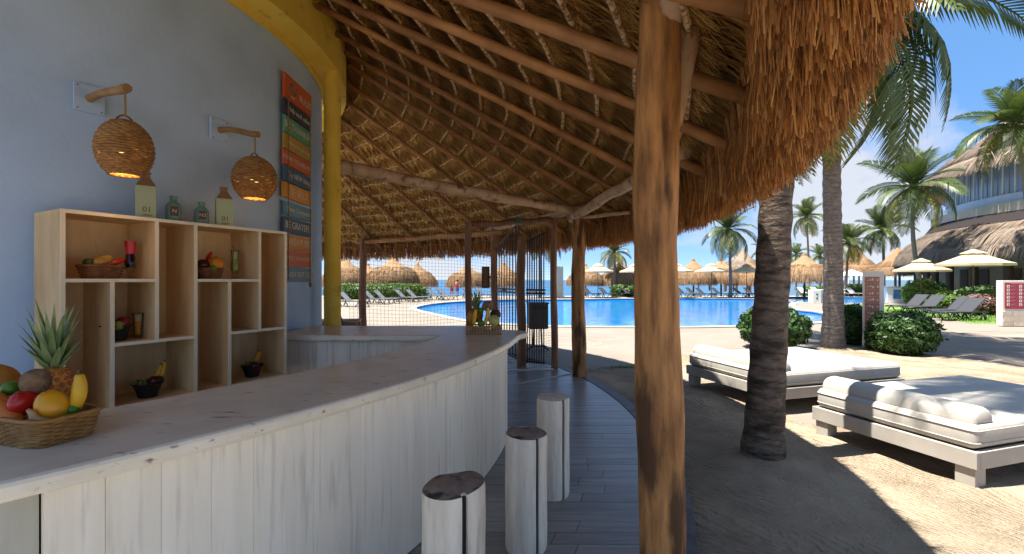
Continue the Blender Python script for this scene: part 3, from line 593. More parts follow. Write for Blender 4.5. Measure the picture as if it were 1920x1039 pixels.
# barred gate
gB = Vector((.17, 8.25, 0)); gA = Vector((-.39, 10.0, 0)); gC = Vector((.63, 8.02, 0))
post('gate_post', gB.x, gB.y, 2.34, .085, .078, 'stout reddish middle post between the two barred gate leaves', mPole, group='slim posts of the netted gateway')
def leaf(a, b, nb, z0, label, arch):
    t = thing('gate_leaf', label, 'gate', ((a + b) / 2), world=True, group='barred gate leaves'); d = (b - a); L = d.length; d.normalize(); a = a + d * .1; b = b - d * .05
    for k in range(nb):
        s = (k + .5) / nb; p = a.lerp(b, s); top = 2.28 + arch * (s if arch > 0 else (1 - s)) * .45
        mb = MB(); mb.tube([(p.x, p.y, z0), (p.x, p.y, top)], .011, 8); mb.build('bar', mIron, t, smooth=True, angle=60)
    for z in (z0 + .03, 1.36, 1.42):
        MB().bar((a.x, a.y, z), (b.x, b.y, z), .03, .035).build('rail', mIron, t)
    mb = MB(); mb.tube([(a.lerp(b, s).x, a.lerp(b, s).y, 2.28 + arch * (s if arch > 0 else 1 - s) * .45) for s in np.linspace(0, 1, 8)], .016, 8); mb.build('top_rail', mIron, t)
    p = a.lerp(b, .35); MB().box((p.x, p.y - .03, 1.39), (.12, .03, .05)).build('latch', mSteel, t, bevel=.008)
leaf(gB, gC, 8, .10, 'dark barred gate leaf nearest the deck, right of the middle post', .35)
leaf(gA, gB, 9, .10, 'dark barred gate leaf left of the middle post, behind the counter tip', .9)
p = Vector((xa(911, 10.2), 10.15, 0)); t = thing('post_box', 'small brown box fixed beside the reddish gate post', 'box', (p.x, p.y, 1.4), world=True)
MB().box((p.x, p.y, 1.66), (.17, .14, .48)).build('case', mChair, t, bevel=.01); MB().box((p.x, p.y - .072, 1.66), (.11, .01, .38)).build('panel', mPole, t); MB().box((p.x + .11, p.y - .05, 1.66), (.06, .05, .06)).build('bracket', mIron, t)

# ================================================================== BAR COUNTER
bar = thing('bar_counter', 'curved whitewashed plank bar counter with thick rounded top', 'bar counter', (CX + 6 * math.cos(rad(-20)), CY + 6 * math.sin(rad(-20)), 0), world=True)
out = [(pol(6.2, a).x, pol(6.2, a).y) for a in np.arange(-47, -7.2, 1.0)]
tip = [(.085, 4.52), (.150, 4.64), (.165, 4.74), (.12, 4.84), (.02, 4.90), (-.2, 4.95), (-.45, 5.02), (-.52, 5.36), (-1.2, 5.36), (-2.30, 5.36), (-2.36, 5.3), (-2.36, 4.45), (-1.4, 4.43), (-.72, 4.43)]
inn = [(pol(5.47, a).x, pol(5.47, a).y) for a in np.arange(-9.5, -47.5, -1.0)]
slab('countertop', out + tip + inn, 1.0, 1.06, mTop, bar, .016)
a = -39.45; i = 0
while a < -7.4:
    wd = random.uniform(1.05, 1.5); a2 = min(a + wd, -7.3)
    if a2 - a < .4: break
    d = random.uniform(-.001, .001); MB().arc((CX, CY), 6.04, 6.10 + d, rad(a + .006), rad(a2 - .006), .05, 1.0, 3).build('front_board', mWash, bar); a = a2
MB().arc((CX, CY), 5.7, 6.035, rad(-39.35), rad(-7.35), .0, .99, 40).build('carcass', mWash, bar)
mb = MB()
for k in range(5): MB().arc((CX, CY), 5.55, 6.035, rad(-47 + k * 1.505), rad(-47 + k * 1.505 + 1.495), .04, .998, 3).build('recessed_board', M('shaded_side_board', (.42, .41, .35), (.52, .51, .45), scale=5, stretch=(3, 3, .4), rough=.6) if k == 0 else MATS['shaded_side_board'], bar)  # shade on the recessed boards is put into their darker colour
x = -2.3
while x < -.66:
    x2 = min(x + .17, -.62); MB().box(((x + x2) / 2, 4.555, .515), (x2 - x - .004, .03, .97)).build('rear_board', mWash, bar); x = x2
MB().box((-1.45, 4.96, .5), (1.7, .76, .98)).build('rear_carcass', mWash, bar)
# log stools
def stool(x, yv, h, r, rot, label, slant):
    t = thing('log_stool', label, 'stool', (x, yv, .044), rot, 'whitewashed log bar stools'); n = 40; vs = []; fs = []
    sa, sw = rad(-62), .055; rows = [0, .02, .2, .4, .6, .8, .97, 1.0]
    def rr(a, q):
        d = abs((a - sa + PI) % (2 * PI) - PI); base = r * (1 + .03 * math.sin(2 * a + x) + .025 * math.sin(3 * a) + .012 * math.sin(q * 9 + a * 5))
        return base * (.80 if d < sw * 1.6 else 1.0) * (.975 if q in (0, 1.0) else 1)
    angs = sorted([2 * PI * j / n for j in range(n)] + [sa % (2 * PI) + o for o in (-.10, -.086, .086, .10)]); n = len(angs)
    for q in rows:
        for a in angs: k = rr(a, q); vs.append((k * math.cos(a), k * math.sin(a), q * (h + slant * math.cos(a) * (1 if q > .5 else 0))))
    for i in range(len(rows) - 1):
        for j in range(n): fs.append((i * n + j, i * n + (j + 1) % n, (i + 1) * n + (j + 1) % n, (i + 1) * n + j))
    mb = MB(); mb.add(vs, fs); mb.build('log', mLog, t, smooth=True, angle=40)
    mb = MB(); vs = []
    for f_ in (1.0, .6, .25): vs += [(rr(a, 1.0) * f_ * math.cos(a), rr(a, 1.0) * f_ * math.sin(a), h + slant * math.cos(a) * f_ + .012 * (1 - f_) + .004 * math.sin(a * 5 + f_ * 9)) for a in angs]
    fs = [(i * n + j, i * n + (j + 1) % n, (i + 1) * n + (j + 1) % n, (i + 1) * n + j) for i in range(2) for j in range(n)] + [tuple(2 * n + j for j in range(n))]
    mb.add(vs, fs); mb.build('seat_top', mLogTop if label.find('pale') < 0 else mLog, t, smooth=True)
    mb = MB(); k = .815 * r; mb.box((k * math.cos(sa), k * math.sin(sa), h * .5), (.012, r * .17, h * .985), rz=sa); mb.build('split', M('dark_split', (.022, .02, .018), rough=.9) if 'dark_split' not in MATS else MATS['dark_split'], t)
stool(-.252, 1.95, .675, .136, 0, 'front log stool, nearest to the camera, with weathered brown top', .012)
stool(.083, 2.64, .665, .122, .05, 'middle log stool with weathered brown top in front of the counter', -.004)
stool(.30, 3.30, .705, .119, .1, 'rear log stool, pale topped, standing closest to the gate', 0)
# ================================================================== SHELF UNIT ON THE BLUE WALL
SU = Vector((.463, .887, 0)).normalized(); SN = Vector((-SU.y, SU.x, 0)); SO = Vector((-2.79, 2.80, 0)); SW, SD, SZ0, SZ1 = 1.545, .40, .73, 2.03
srz = math.atan2(SU.y, SU.x)
def spt(s, b, z): p = SO + SU * s + SN * b; return Vector((p.x, p.y, z))
SH = thing('display_shelf', 'pale wooden cube display shelf on the blue wall behind the bar', 'shelf', spt(SW / 2, SD / 2, SZ0), world=True)
mod = SW / 6; zt1, zt2 = SZ0 + (SZ1 - SZ0) / 3, SZ0 + (SZ1 - SZ0) * 2 / 3; TH = .022
def panel(name, s0, s1, z0, z1):
    c = spt((s0 + s1) / 2, SD / 2, (z0 + z1) / 2); mb = MB(); mb.box(c, (s1 - s0, SD, z1 - z0), rz=srz); ob = mb.build(name, mPly, SH)
    c = spt((s0 + s1) / 2, -.002, (z0 + z1) / 2); mb = MB(); mb.box(c, (s1 - s0 + .001, .006, z1 - z0 + .001), rz=srz); mb.build('edge_band', mPlyEdge, ob)
for k, (za, zb_) in ((0, (SZ0, SZ1)), (3, (SZ0, SZ1)), (6, (SZ0, SZ1)), (1, (SZ0, zt2)), (2, (zt1, SZ1)), (4, (SZ0, zt2)), (5, (zt1, SZ1))):
    s = k * mod; s = min(max(s, TH / 2), SW - TH / 2); panel('upright', s - TH / 2, s + TH / 2, za + (TH / 2 if za in (SZ0, zt1) else 0) + .0005, zb_ - (TH / 2) - .0005)
for za, s0, s1 in ((SZ0, 0, 6), (SZ1, 0, 6), (zt2, 0, 2), (zt2, 3, 5), (zt1, 1, 3), (zt1, 4, 6)):
    e0 = 0 if s0 == 0 and za in (SZ0, SZ1) else s0 * mod + TH / 2 + .0006; e1 = SW if s1 == 6 and za in (SZ0, SZ1) else s1 * mod - TH / 2 - .0006
    if s1 == 6 and za not in (SZ0, SZ1): e1 = SW - TH - .0006
    if s0 == 0 and za not in (SZ0, SZ1): e0 = TH + .0006
    if za == zt2: e1 = s1 * mod - TH / 2 - .0006
    panel('shelf_board', e0, e1, za - TH / 2, za + TH / 2)
mb = MB(); mb.box(spt(SW / 2, SD + .006, (SZ0 + SZ1) / 2), (SW - .004, .01, SZ1 - SZ0 - .004), rz=srz); mb.build('back_panel', mPly, SH)
mb = MB()
for s in (.25, 1.25): mb = MB(); mb.box(spt(s, SD + .062, 1.7), (.05, .09, .12), rz=srz); mb.build('wall_bracket', mIron, SH)

# ------------------------------------------------------------------ woven baskets
def woven(mb, outline, rows, h, r_s, flare, amp, n_st):
    """rows of weaving that pass in front of and behind the stakes; outline(a) -> (x, y)"""
    m = n_st * 4
    for i in range(rows):
        q = i / (rows - 1); z = r_s + q * (h - 2 * r_s); pts = []
        for j in range(m):
            a = 2 * PI * j / m; x, y = outline(a); L = math.hypot(x, y); k = (1 - flare + flare * q) + amp / L * math.cos(n_st / 2 * a * 2 / 2 + PI * i) ; pts.append((x * k, y * k, z))
        mb.tube(pts, r_s, 5, closed=True)
def stakes(mb, outline, h, r_s, flare, n_st):
    for j in range(n_st):
        a = 2 * PI * (j + .5) / n_st; x, y = outline(a); k0 = 1 - flare; mb.tube([(x * k0, y * k0, 0), (x, y, h)], r_s * .8, 5)
def rrect(hx, hy, p=5):
    def f(a):
        c, s = math.cos(a), math.sin(a); k = (abs(c / hx) ** p + abs(s / hy) ** p) ** (-1 / p); return c * k, s * k
    return f
def basket(loc, rz, hx, hy, h, rows, r_s, flare, n_st, mat, label, p=5, group=None):
    t = thing('wicker_basket', label, 'basket', loc, rz, group); f = rrect(hx, hy, p)
    mb = MB(); woven(mb, f, rows, h, r_s, flare, r_s * .8, n_st); mb.build('weave', mat, t, smooth=True)
    mb = MB(); stakes(mb, f, h, r_s, flare, n_st); mb.build('stakes', mat, t, smooth=True)
    mb = MB(); m = 60; mb.tube([(f(2 * PI * j / m)[0] * 1.02, f(2 * PI * j / m)[1] * 1.02, h + r_s * .6 * (1 if j % 2 else .4)) for j in range(m)], r_s * 1.7, 6, closed=True); mb.build('rim', mat, t, smooth=True)
    mb = MB(); mb.add([(f(2 * PI * j / 40)[0] * (1 - flare), f(2 * PI * j / 40)[1] * (1 - flare), .006) for j in range(40)], [tuple(range(40))]); mb.build('bottom', mat, t)
    return t
def bowl(loc, r, h, label, group='black bowls of fruit on the shelf'):
    t = thing('fruit_bowl', label, 'bowl', loc, 0, group); mb = MB()
    mb.lathe([(.0, .004), (r * .62, .004), (r * .66, .02), (r * .86, h * .75), (r * .95, h * .93), (r * 1.04, h), (r * 1.0, h + .006), (r * .9, h * .9), (r * .6, .02), (0, .016)], 28); mb.build('shell', mBlackBowl, t, smooth=True, angle=50)
    mb = MB(); mb.lathe([(r * .98, h - .004), (r * 1.06, h + .002), (r * 1.05, h + .009), (r * .98, h + .006)], 28); mb.build('rim', mBlackBowl, t, smooth=True); return t
FM = {}
def fm(name, c, rough=.35, c2=None, **k):
    if name not in FM: FM[name] = M(name, c, c2 or mix(c, (.1, .03, 0), .3), scale=k.pop('scale', 14), rough=rough, **k)
    return FM[name]
fm('apple_red', (.50, .012, .018), .18); fm('mango_orange', (.78, .30, .01), .3, (.62, .36, .03), scale=30); fm('lime_green', (.07, .22, .012), .3); fm('coconut_brown', (.13, .075, .04), .95, (.30, .19, .11), bump=.8, scale=20)
fm('papaya_orange', (.60, .20, .03), .4, (.30, .16, .02), scale=7); fm('banana_yellow', (.75, .45, .02), .45, (.62, .34, .02)); fm('banana_spots', (.10, .05, .015), .6); fm('ginger', (.50, .31, .14), .7, (.38, .21, .09), bump=.3)
fm('pepper_red', (.62, .03, .01), .2); fm('plum_dark', (.06, .004, .012), .25); fm('grape_green', (.20, .20, .035), .25); fm('grape_dark', (.05, .01, .015), .3); fm('orange_peel', (.74, .25, .012), .4, bump=.15, scale=60); fm('melon_pale', (.50, .50, .14), .4)
fm('pineapple_skin', (.30, .11, .02), .6, (.60, .30, .05), scale=40); fm('pineapple_eye', (.42, .10, .02), .55); fm('pineapple_leaf', (.12, .20, .07), .5, (.28, .36, .16)); fm('carved_squash', (.62, .35, .06), .5, (.25, .10, .02), scale=26)
def fruit(name, label, cat, c, r, mat, rot=None, group=None, stem=True, dent=.12, n=20, m=14):
    t = thing(name, label, cat, c, 0, group); mb = MB(); rx, ry, rz_ = r if isinstance(r, (tuple, list)) else (r, r, r); vs = []; fs = []
    for i in range(m + 1):
        th = PI * i / m; k = 1 - dent * math.exp(-(th / .35) ** 2) - dent * .6 * math.exp(-((PI - th) / .35) ** 2)
        for j in range(n):
            a = 2 * PI * j / n; p = Vector((rx * math.sin(th) * math.cos(a), ry * math.sin(th) * math.sin(a), rz_ * math.cos(th) * k)) * (1 + .018 * math.sin(3 * a + r_seed(label)))
            vs.append(rot @ p if rot is not None else p)
    for i in range(m):
        for j in range(n): fs.append((i * n + j, (i + 1) * n + j, (i + 1) * n + (j + 1) % n, i * n + (j + 1) % n))
    mb.add(vs, fs); mb.build('flesh', mat, t, smooth=True)
    if stem:
        a, b = Vector((0, 0, rz_ * (1 - dent))), Vector((rx * .06, 0, rz_ * (1 - dent) + rz_ * .16)); a, b = (rot @ a, rot @ b) if rot is not None else (a, b)
        mb = MB(); mb.tube([a, b], [rx * .05, rx * .04], 6); mb.build('stem', FM['banana_spots'], t)
    return t
def r_seed(s): return sum(map(ord, s)) % 7
def banana(label, pts, r, mat, group=None):
    pts = [Vector(p) for p in pts]; t = thing('banana', label, 'banana', pts[0], 0, group, world=True); mb = MB(); k = 12; P = []; R = []
    for i in range(k):
        q = i / (k - 1); a = pts[0].lerp(pts[1], q); b = pts[1].lerp(pts[2], q); P.append(a.lerp(b, q)); R.append(r * (.35 + .65 * math.sin(PI * min(max(q * .86 + .1, 0), 1)) ** .6))
    mb.tube(P, R, 7); mb.build('peel', mat, t, smooth=True); e = P[-1] + (P[-1] - P[-2]).normalized() * r * .7; mb = MB(); mb.tube([P[-1], e], [r * .4, r * .28], 6); mb.build('tip', FM['banana_spots'], t); return t
def bunch(label, c, n, rs, spread, mat, group=None):
    t = thing('grape_bunch', label, 'grapes', c, 0, group); 
    for i in range(n):
        d = Vector((random.gauss(0, 1), random.gauss(0, 1), random.gauss(0, .7))).normalized() * spread * random.uniform(.3, 1); d.z = abs(d.z) * .9; mb = MB(); mb.ball(d, rs * random.uniform(.85, 1.1), 8, 6); mb.build('grape', mat, t, smooth=True)
    return t
def pineapple(label, c, r, h, lh, group=None, nl=38, tilt=(0, 0)):
    t = thing('pineapple', label, 'pineapple', c, 0, group); mb = MB(); n, m = 26, 20; vs = []; fs = []
    def prof(q): return r * (.55 + .45 * math.sin(PI * (q * .84 + .08))) if 0 < q < 1 else r * .25
    for i in range(m + 1):
        q = i / m
        for j in range(n): a = 2 * PI * j / n; k = prof(q) * (1 + .03 * (1 if (i + j) % 2 else -1)); vs.append((k * math.cos(a) + tilt[0] * q * h, k * math.sin(a) + tilt[1] * q * h, q * h))
    for i in range(m):
        for j in range(n): fs.append((i * n + j, i * n + (j + 1) % n, (i + 1) * n + (j + 1) % n, (i + 1) * n + j))
    mb.add(vs, fs + [tuple(reversed(range(n))), tuple(m * n + j for j in range(n))]); body = mb.build('body', FM['pineapple_skin'], t, smooth=True); ne = 12
    mb = MB()
    for i in range(1, 10):
        for j in range(ne):
            q = i / 10; a = 2 * PI * (j + .5 * (i % 2)) / ne; k = prof(q); mb.ball((k * math.cos(a) + tilt[0] * q * h, k * math.sin(a) + tilt[1] * q * h, q * h), r * .145, 6, 4)
    tag(mb.build('eyes', FM['pineapple_eye'], body, smooth=True), kind='stuff')
    for i in range(nl):
        q = i / nl; a = i * 2.399; tiltv = rad(46 - 42 * q ** .8); L = lh * (.34 + .52 * q ** .7) * random.uniform(.9, 1.05); d = Vector((math.cos(a) * math.sin(tiltv), math.sin(a) * math.sin(tiltv), math.cos(tiltv))); b = Vector((tilt[0] * h + math.cos(a) * r * .2, tilt[1] * h + math.sin(a) * r * .2, h - .01 + q * lh * .28))
        s = Vector((-math.sin(a), math.cos(a), 0)); w = r * .20 * (1.1 - .4 * q); nn = s.cross(d).normalized(); mb = MB(); vs = []
        for f_, ww in ((0, .8), (.3, 1.0), (.6, .72), (.85, .34), (1, .02)):
            p = b + d * L * f_ + Vector((math.cos(a), math.sin(a), 0)) * (L * .20 * f_ * f_) * (.3 + q * .5) - nn * w * 0
            vs += [p - s * w * ww + nn * w * .25 * ww, p - nn * w * .2 * ww, p + s * w * ww + nn * w * .25 * ww]
        mb.add(vs, [(k * 3 + e, k * 3 + e + 1, k * 3 + e + 4, k * 3 + e + 3) for k in range(4) for e in (0, 1)]); mb.build('leaf', FM['pineapple_leaf'], t, smooth=True)
    return t
def drink(loc, label, kind, liquid, foam=None, h=.26, lvl=.86, lid=None, group='cocktail glasses on the shelf', straw=False):
    t = thing('drink_glass', label, 'drink', loc, 0, group)
    if kind == 'hurricane': pr = [(.030, 0), (.031, .006), (.008, .014), (.006, .035), (.014, .043), (.030, .075), (.036, .11), (.030, .15), (.026, .18), (.029, .215), (.034, .26)]
    else: pr = [(.020, 0), (.022, .004), (.024, .03), (.028, .10), (.031, .16), (.034, .19)]
    k = h / pr[-1][1]; pr = [(r * k * .95, z * k) for r, z in pr]; base = .05 if kind == 'hurricane' else .02
    mb = MB(); mb.lathe(pr + [(r - .0018, z + .001) for r, z in reversed(pr) if z > base * k], 24, cap0=True); mb.build('glass', mGlass, t, smooth=True, angle=60)
    ins = [(max(r - .0035, .002), z) for r, z in pr if z >= base * k * .9]; top = h * lvl
    def cut(lo, hi):
        o_ = []
        for q in np.linspace(lo, hi, 14): o_.append((float(np.interp(q, [z for r, z in ins], [r for r, z in ins])), float(q)))
        return [(0.0005, o_[0][1])] + o_ + [(0.0005, o_[-1][1])]
    fz = top if not foam else top * .74 + .0
    mb = MB(); mb.lathe(cut(ins[0][1] + .002, fz), 22); mb.build('drink', liquid, t, smooth=True, angle=50)
    if foam: mb = MB(); mb.lathe(cut(fz + .0008, top), 22); mb.build('foam', foam, t, smooth=True, angle=50)
    if lid:
        rr = [(float(np.interp(z, [q for r, q in pr], [r for r, q in pr])) + .0015, float(z)) for z in np.linspace(h * .66, h * 1.0, 8)]; mb = MB(); mb.lathe(rr, 24); mb.build('sugared_rim', lid, t, smooth=True)
    if straw: mb = MB(); mb.tube([(.0, 0, h * .5), (-.012, .005, h * 1.02), (-.03, .01, h * 1.2)], .003, 6); mb.build('straw', mChair, t)
    return t
zb0, zb1, zb2 = SZ0 + TH / 2, zt1 + TH / 2, zt2 + TH / 2
basket(spt(.25, .14, zb2), srz, .118, .075, .085, 9, .0052, .22, 22, mWickerDk, 'small brown basket of squash and chilli on the upper shelf at left', 3, 'brown baskets on the shelf')
c = spt(.25, .14, zb2 + .10); g = 'fruit on the shelf'
fruit('lime', 'dark green lime at the back of the upper-left shelf basket', 'lime', spt(.19, .15, zb2 + .105), .034, fm('dark_lime', (.03, .07, .012)), group=g)
fruit('gourd', 'carved yellow gourd lying in the upper-left shelf basket', 'gourd', spt(.255, .13, zb2 + .125), (.06, .034, .034), FM['carved_squash'], Euler((0, rad(-28), srz)).to_matrix(), g)
fruit('chilli_pepper', 'red chilli leaning over the rim of the upper-left shelf basket', 'chilli', spt(.325, .13, zb2 + .115), (.065, .02, .02), FM['pepper_red'], Euler((0, rad(-24), srz)).to_matrix(), g)
drink(spt(.42, .15, zb2), 'tall dark cocktail with bright red rim on the upper shelf', 'hurricane', fm('berry_drink', (.016, .002, .008), .15), None, .27, .70, fm('red_rim', (.62, .02, .05), .3))
basket(spt(.945, .14, zb2), srz, .098, .072, .082, 9, .005, .24, 22, mWickerDk, 'small brown basket with an orange and plum beside the green drink', 3, 'brown baskets on the shelf')
fruit('orange', 'big round orange in the brown basket beside the green drink', 'orange', spt(.99, .12, zb2 + .125), .062, FM['orange_peel'], group=g)
fruit('plum', 'dark red plum at the left of the basket beside the green drink', 'plum', spt(.895, .13, zb2 + .115), .046, FM['plum_dark'], group=g)
fruit('chilli_pepper', 'red chilli standing upright behind the orange on the shelf', 'chilli', spt(.965, .19, zb2 + .165), (.017, .017, .075), FM['pepper_red'], Euler((0, rad(24), srz)).to_matrix(), g)
fruit('lime', 'small green lime between the plum and the orange on the shelf', 'lime', spt(.94, .08, zb2 + .09), .026, FM['lime_green'], group=g)
drink(spt(1.165, .15, zb2), 'green hurricane cocktail with a straw on the upper right shelf', 'hurricane', fm('green_drink', (.36, .40, .06), .3), fm('green_foam', (.48, .50, .16), .5), .25, .93, straw=True)
bowl(spt(.335, .15, zb1), .088, .105, 'black bowl of grapes and apples on the small middle-left shelf')
fruit('apple', 'red apple in the black bowl beside the orange tumbler', 'apple', spt(.365, .13, zb1 + .125), .042, fm('apple_deep', (.30, .012, .02), .3), group=g)
fruit('apple', 'green apple in the black bowl beside the orange tumbler', 'apple', spt(.325, .09, zb1 + .11), .034, fm('apple_green', (.22, .30, .05), .3), group=g)
bunch('pale grapes heaped in the black bowl beside the orange tumbler', spt(.305, .17, zb1 + .115), 16, .013, .05, FM['grape_green'], g)
drink(spt(.468, .16, zb1), 'tumbler of orange juice with pale foam on the middle shelf', 'tumbler', fm('orange_drink', (.70, .25, .03), .3), fm('orange_foam', (.68, .46, .22), .6), .185, .95)
drink(spt(1.10, .23, zb1), 'orange-red hurricane cocktail standing behind a shelf upright', 'hurricane', fm('coral_drink', (.62, .11, .02), .3), fm('coral_foam', (.62, .26, .12), .5), .25, .95)
bowl(spt(.52, .14, zb0), .092, .10, 'black bowl of grapes and banana on the bottom shelf, left one')
bunch('pale grapes in the left black bowl of the bottom shelf', spt(.475, .14, zb0 + .105), 22, .013, .058, FM['grape_green'], g)
fruit('plum', 'dark plum in front in the left bowl of the bottom shelf', 'plum', spt(.545, .10, zb0 + .115), .042, FM['plum_dark'], group=g)
fruit('plum', 'reddish plum at the right rim of the left bottom-shelf bowl', 'plum', spt(.585, .13, zb0 + .11), .036, fm('plum_red', (.12, .012, .02), .3), group=g)
for k, dz in enumerate((0, .02)): banana('banana standing up in the left bottom-shelf bowl, ' + ('front one' if k else 'rear one'), [spt(.56 + k * .03, .16, zb0 + .10), spt(.60 + k * .03, .16, zb0 + .15), spt(.615 + k * .025, .16, zb0 + .22 + dz)], .017, FM['banana_yellow'], g)
bowl(spt(1.31, .14, zb0), .085, .095, 'black bowl of grapes and banana on the bottom shelf, right one')
bunch('mixed pale grapes in the right black bowl of the bottom shelf', spt(1.29, .14, zb0 + .10), 24, .012, .06, FM['grape_green'], g)
fruit('plum', 'deep red plum in the right black bowl of the bottom shelf', 'plum', spt(1.30, .09, zb0 + .10), .040, FM['plum_dark'], group=g)
for k in range(2): banana('banana standing up in the right bottom-shelf bowl, ' + ('front one' if k else 'rear one'), [spt(1.33 + k * .02, .17, zb0 + .10), spt(1.37 + k * .02, .17, zb0 + .15), spt(1.385 + k * .02, .17, zb0 + .21)], .018, fm('banana_orange', (.66, .30, .02), .45), g)
# ------------------------------------------------------------------ bottles along the top of the shelf
mMint = M('mint_ceramic', (.36, .42, .24), (.42, .48, .29), scale=7, rough=.45); mTerr = M('bare_clay', (.22, .11, .05), (.30, .16, .08), scale=9, rough=.7); mTeal = M('teal_glaze', (.11, .22, .19), (.17, .30, .26), scale=8, rough=.28); mTag = M('brown_label', (.13, .045, .025), None, rough=.6)
def face_rot(rz): return (rad(90), 0, rz + rad(90))
def carton(s, b, w, h, label):
    t = thing('square_bottle', label, 'bottle', spt(s, b, SZ1 + TH / 2), rad(-52) , 'green bottles on top of the shelf'); q = w / 2; hb = h * .70; mb = MB(); mb.box((0, 0, hb / 2), (w, w, hb)); mb.build('body', mMint, t, bevel=.003)
    nk = q * .42; mb = MB(); vs = [(x * q, y_ * q, hb + .0005) for x, y_ in ((-1, -1), (1, -1), (1, 1), (-1, 1))] + [(x * nk, y_ * nk, hb + (h - hb) * .62) for x, y_ in ((-1, -1), (1, -1), (1, 1), (-1, 1))] + [(x * nk * .95, y_ * nk * .95, h * .97) for x, y_ in ((-1, -1), (1, -1), (1, 1), (-1, 1))] + [(x * nk * 1.25, y_ * nk * 1.25, h) for x, y_ in ((-1, -1), (1, -1), (1, 1), (-1, 1))]
    mb.add(vs, [(4 * i + j, 4 * i + (j + 1) % 4, 4 * i + 4 + (j + 1) % 4, 4 * i + 4 + j) for i in range(3) for j in range(4)] + [(12, 13, 14, 15), (3, 2, 1, 0)]); mb.build('neck', mTerr, t)
    text('number', '01', w * .46, (q + .001, 0.006, h * .20), face_rot(0), mBrown, t, .001); text('small_print', 'FRESH', w * .16, (q + .001, .008, h * .08), face_rot(0), mBrown, t, .001)
def flask(s, b, r, h, label, word):
    t = thing('round_bottle', label, 'bottle', spt(s, b, SZ1 + TH / 2), rad(-62), 'green bottles on top of the shelf'); mb = MB()
    mb.lathe([(0, 0), (r * .9, 0), (r, .008), (r, h * .55), (r * .93, h * .64), (r * .70, h * .73), (r * .42, h * .79), (r * .38, h * .88), (r * .44, h * .93), (r * .52, h * .97), (r * .5, h), (r * .36, h), (r * .34, h * .9)], 28); mb.build('body', mTeal, t, smooth=True, angle=60)
    mb = MB(); vs = []; nn = 6
    for z in (h * .22, h * .58):
        for j in range(nn + 1): a = rad(14 + (-28 - 28) * (j / nn - .0) + 28); vs.append(((r + .0015) * math.cos(a), (r + .0015) * math.sin(a), z))
    mb.add(vs, [(j, j + 1, nn + 2 + j, nn + 1 + j) for j in range(nn)]); mb.build('label_plate', mTag, t)
    text('letter', word, h * .20, ((r + .004) * math.cos(rad(14)), (r + .004) * math.sin(rad(14)), h * .40), face_rot(rad(14)), mLetter, t, .001)
carton(.515, .15, .118, .345, 'tall square mint bottle numbered 01 under the left lamp'); flask(.685, .13, .052, .200, 'round teal bottle with brown label N next to the tall bottle', 'N'); flask(.885, .13, .052, .185, 'round teal bottle with brown label, second from the square bottle at right', 'N2'); carton(1.065, .14, .118, .335, 'square mint bottle numbered 01 under the right lamp')

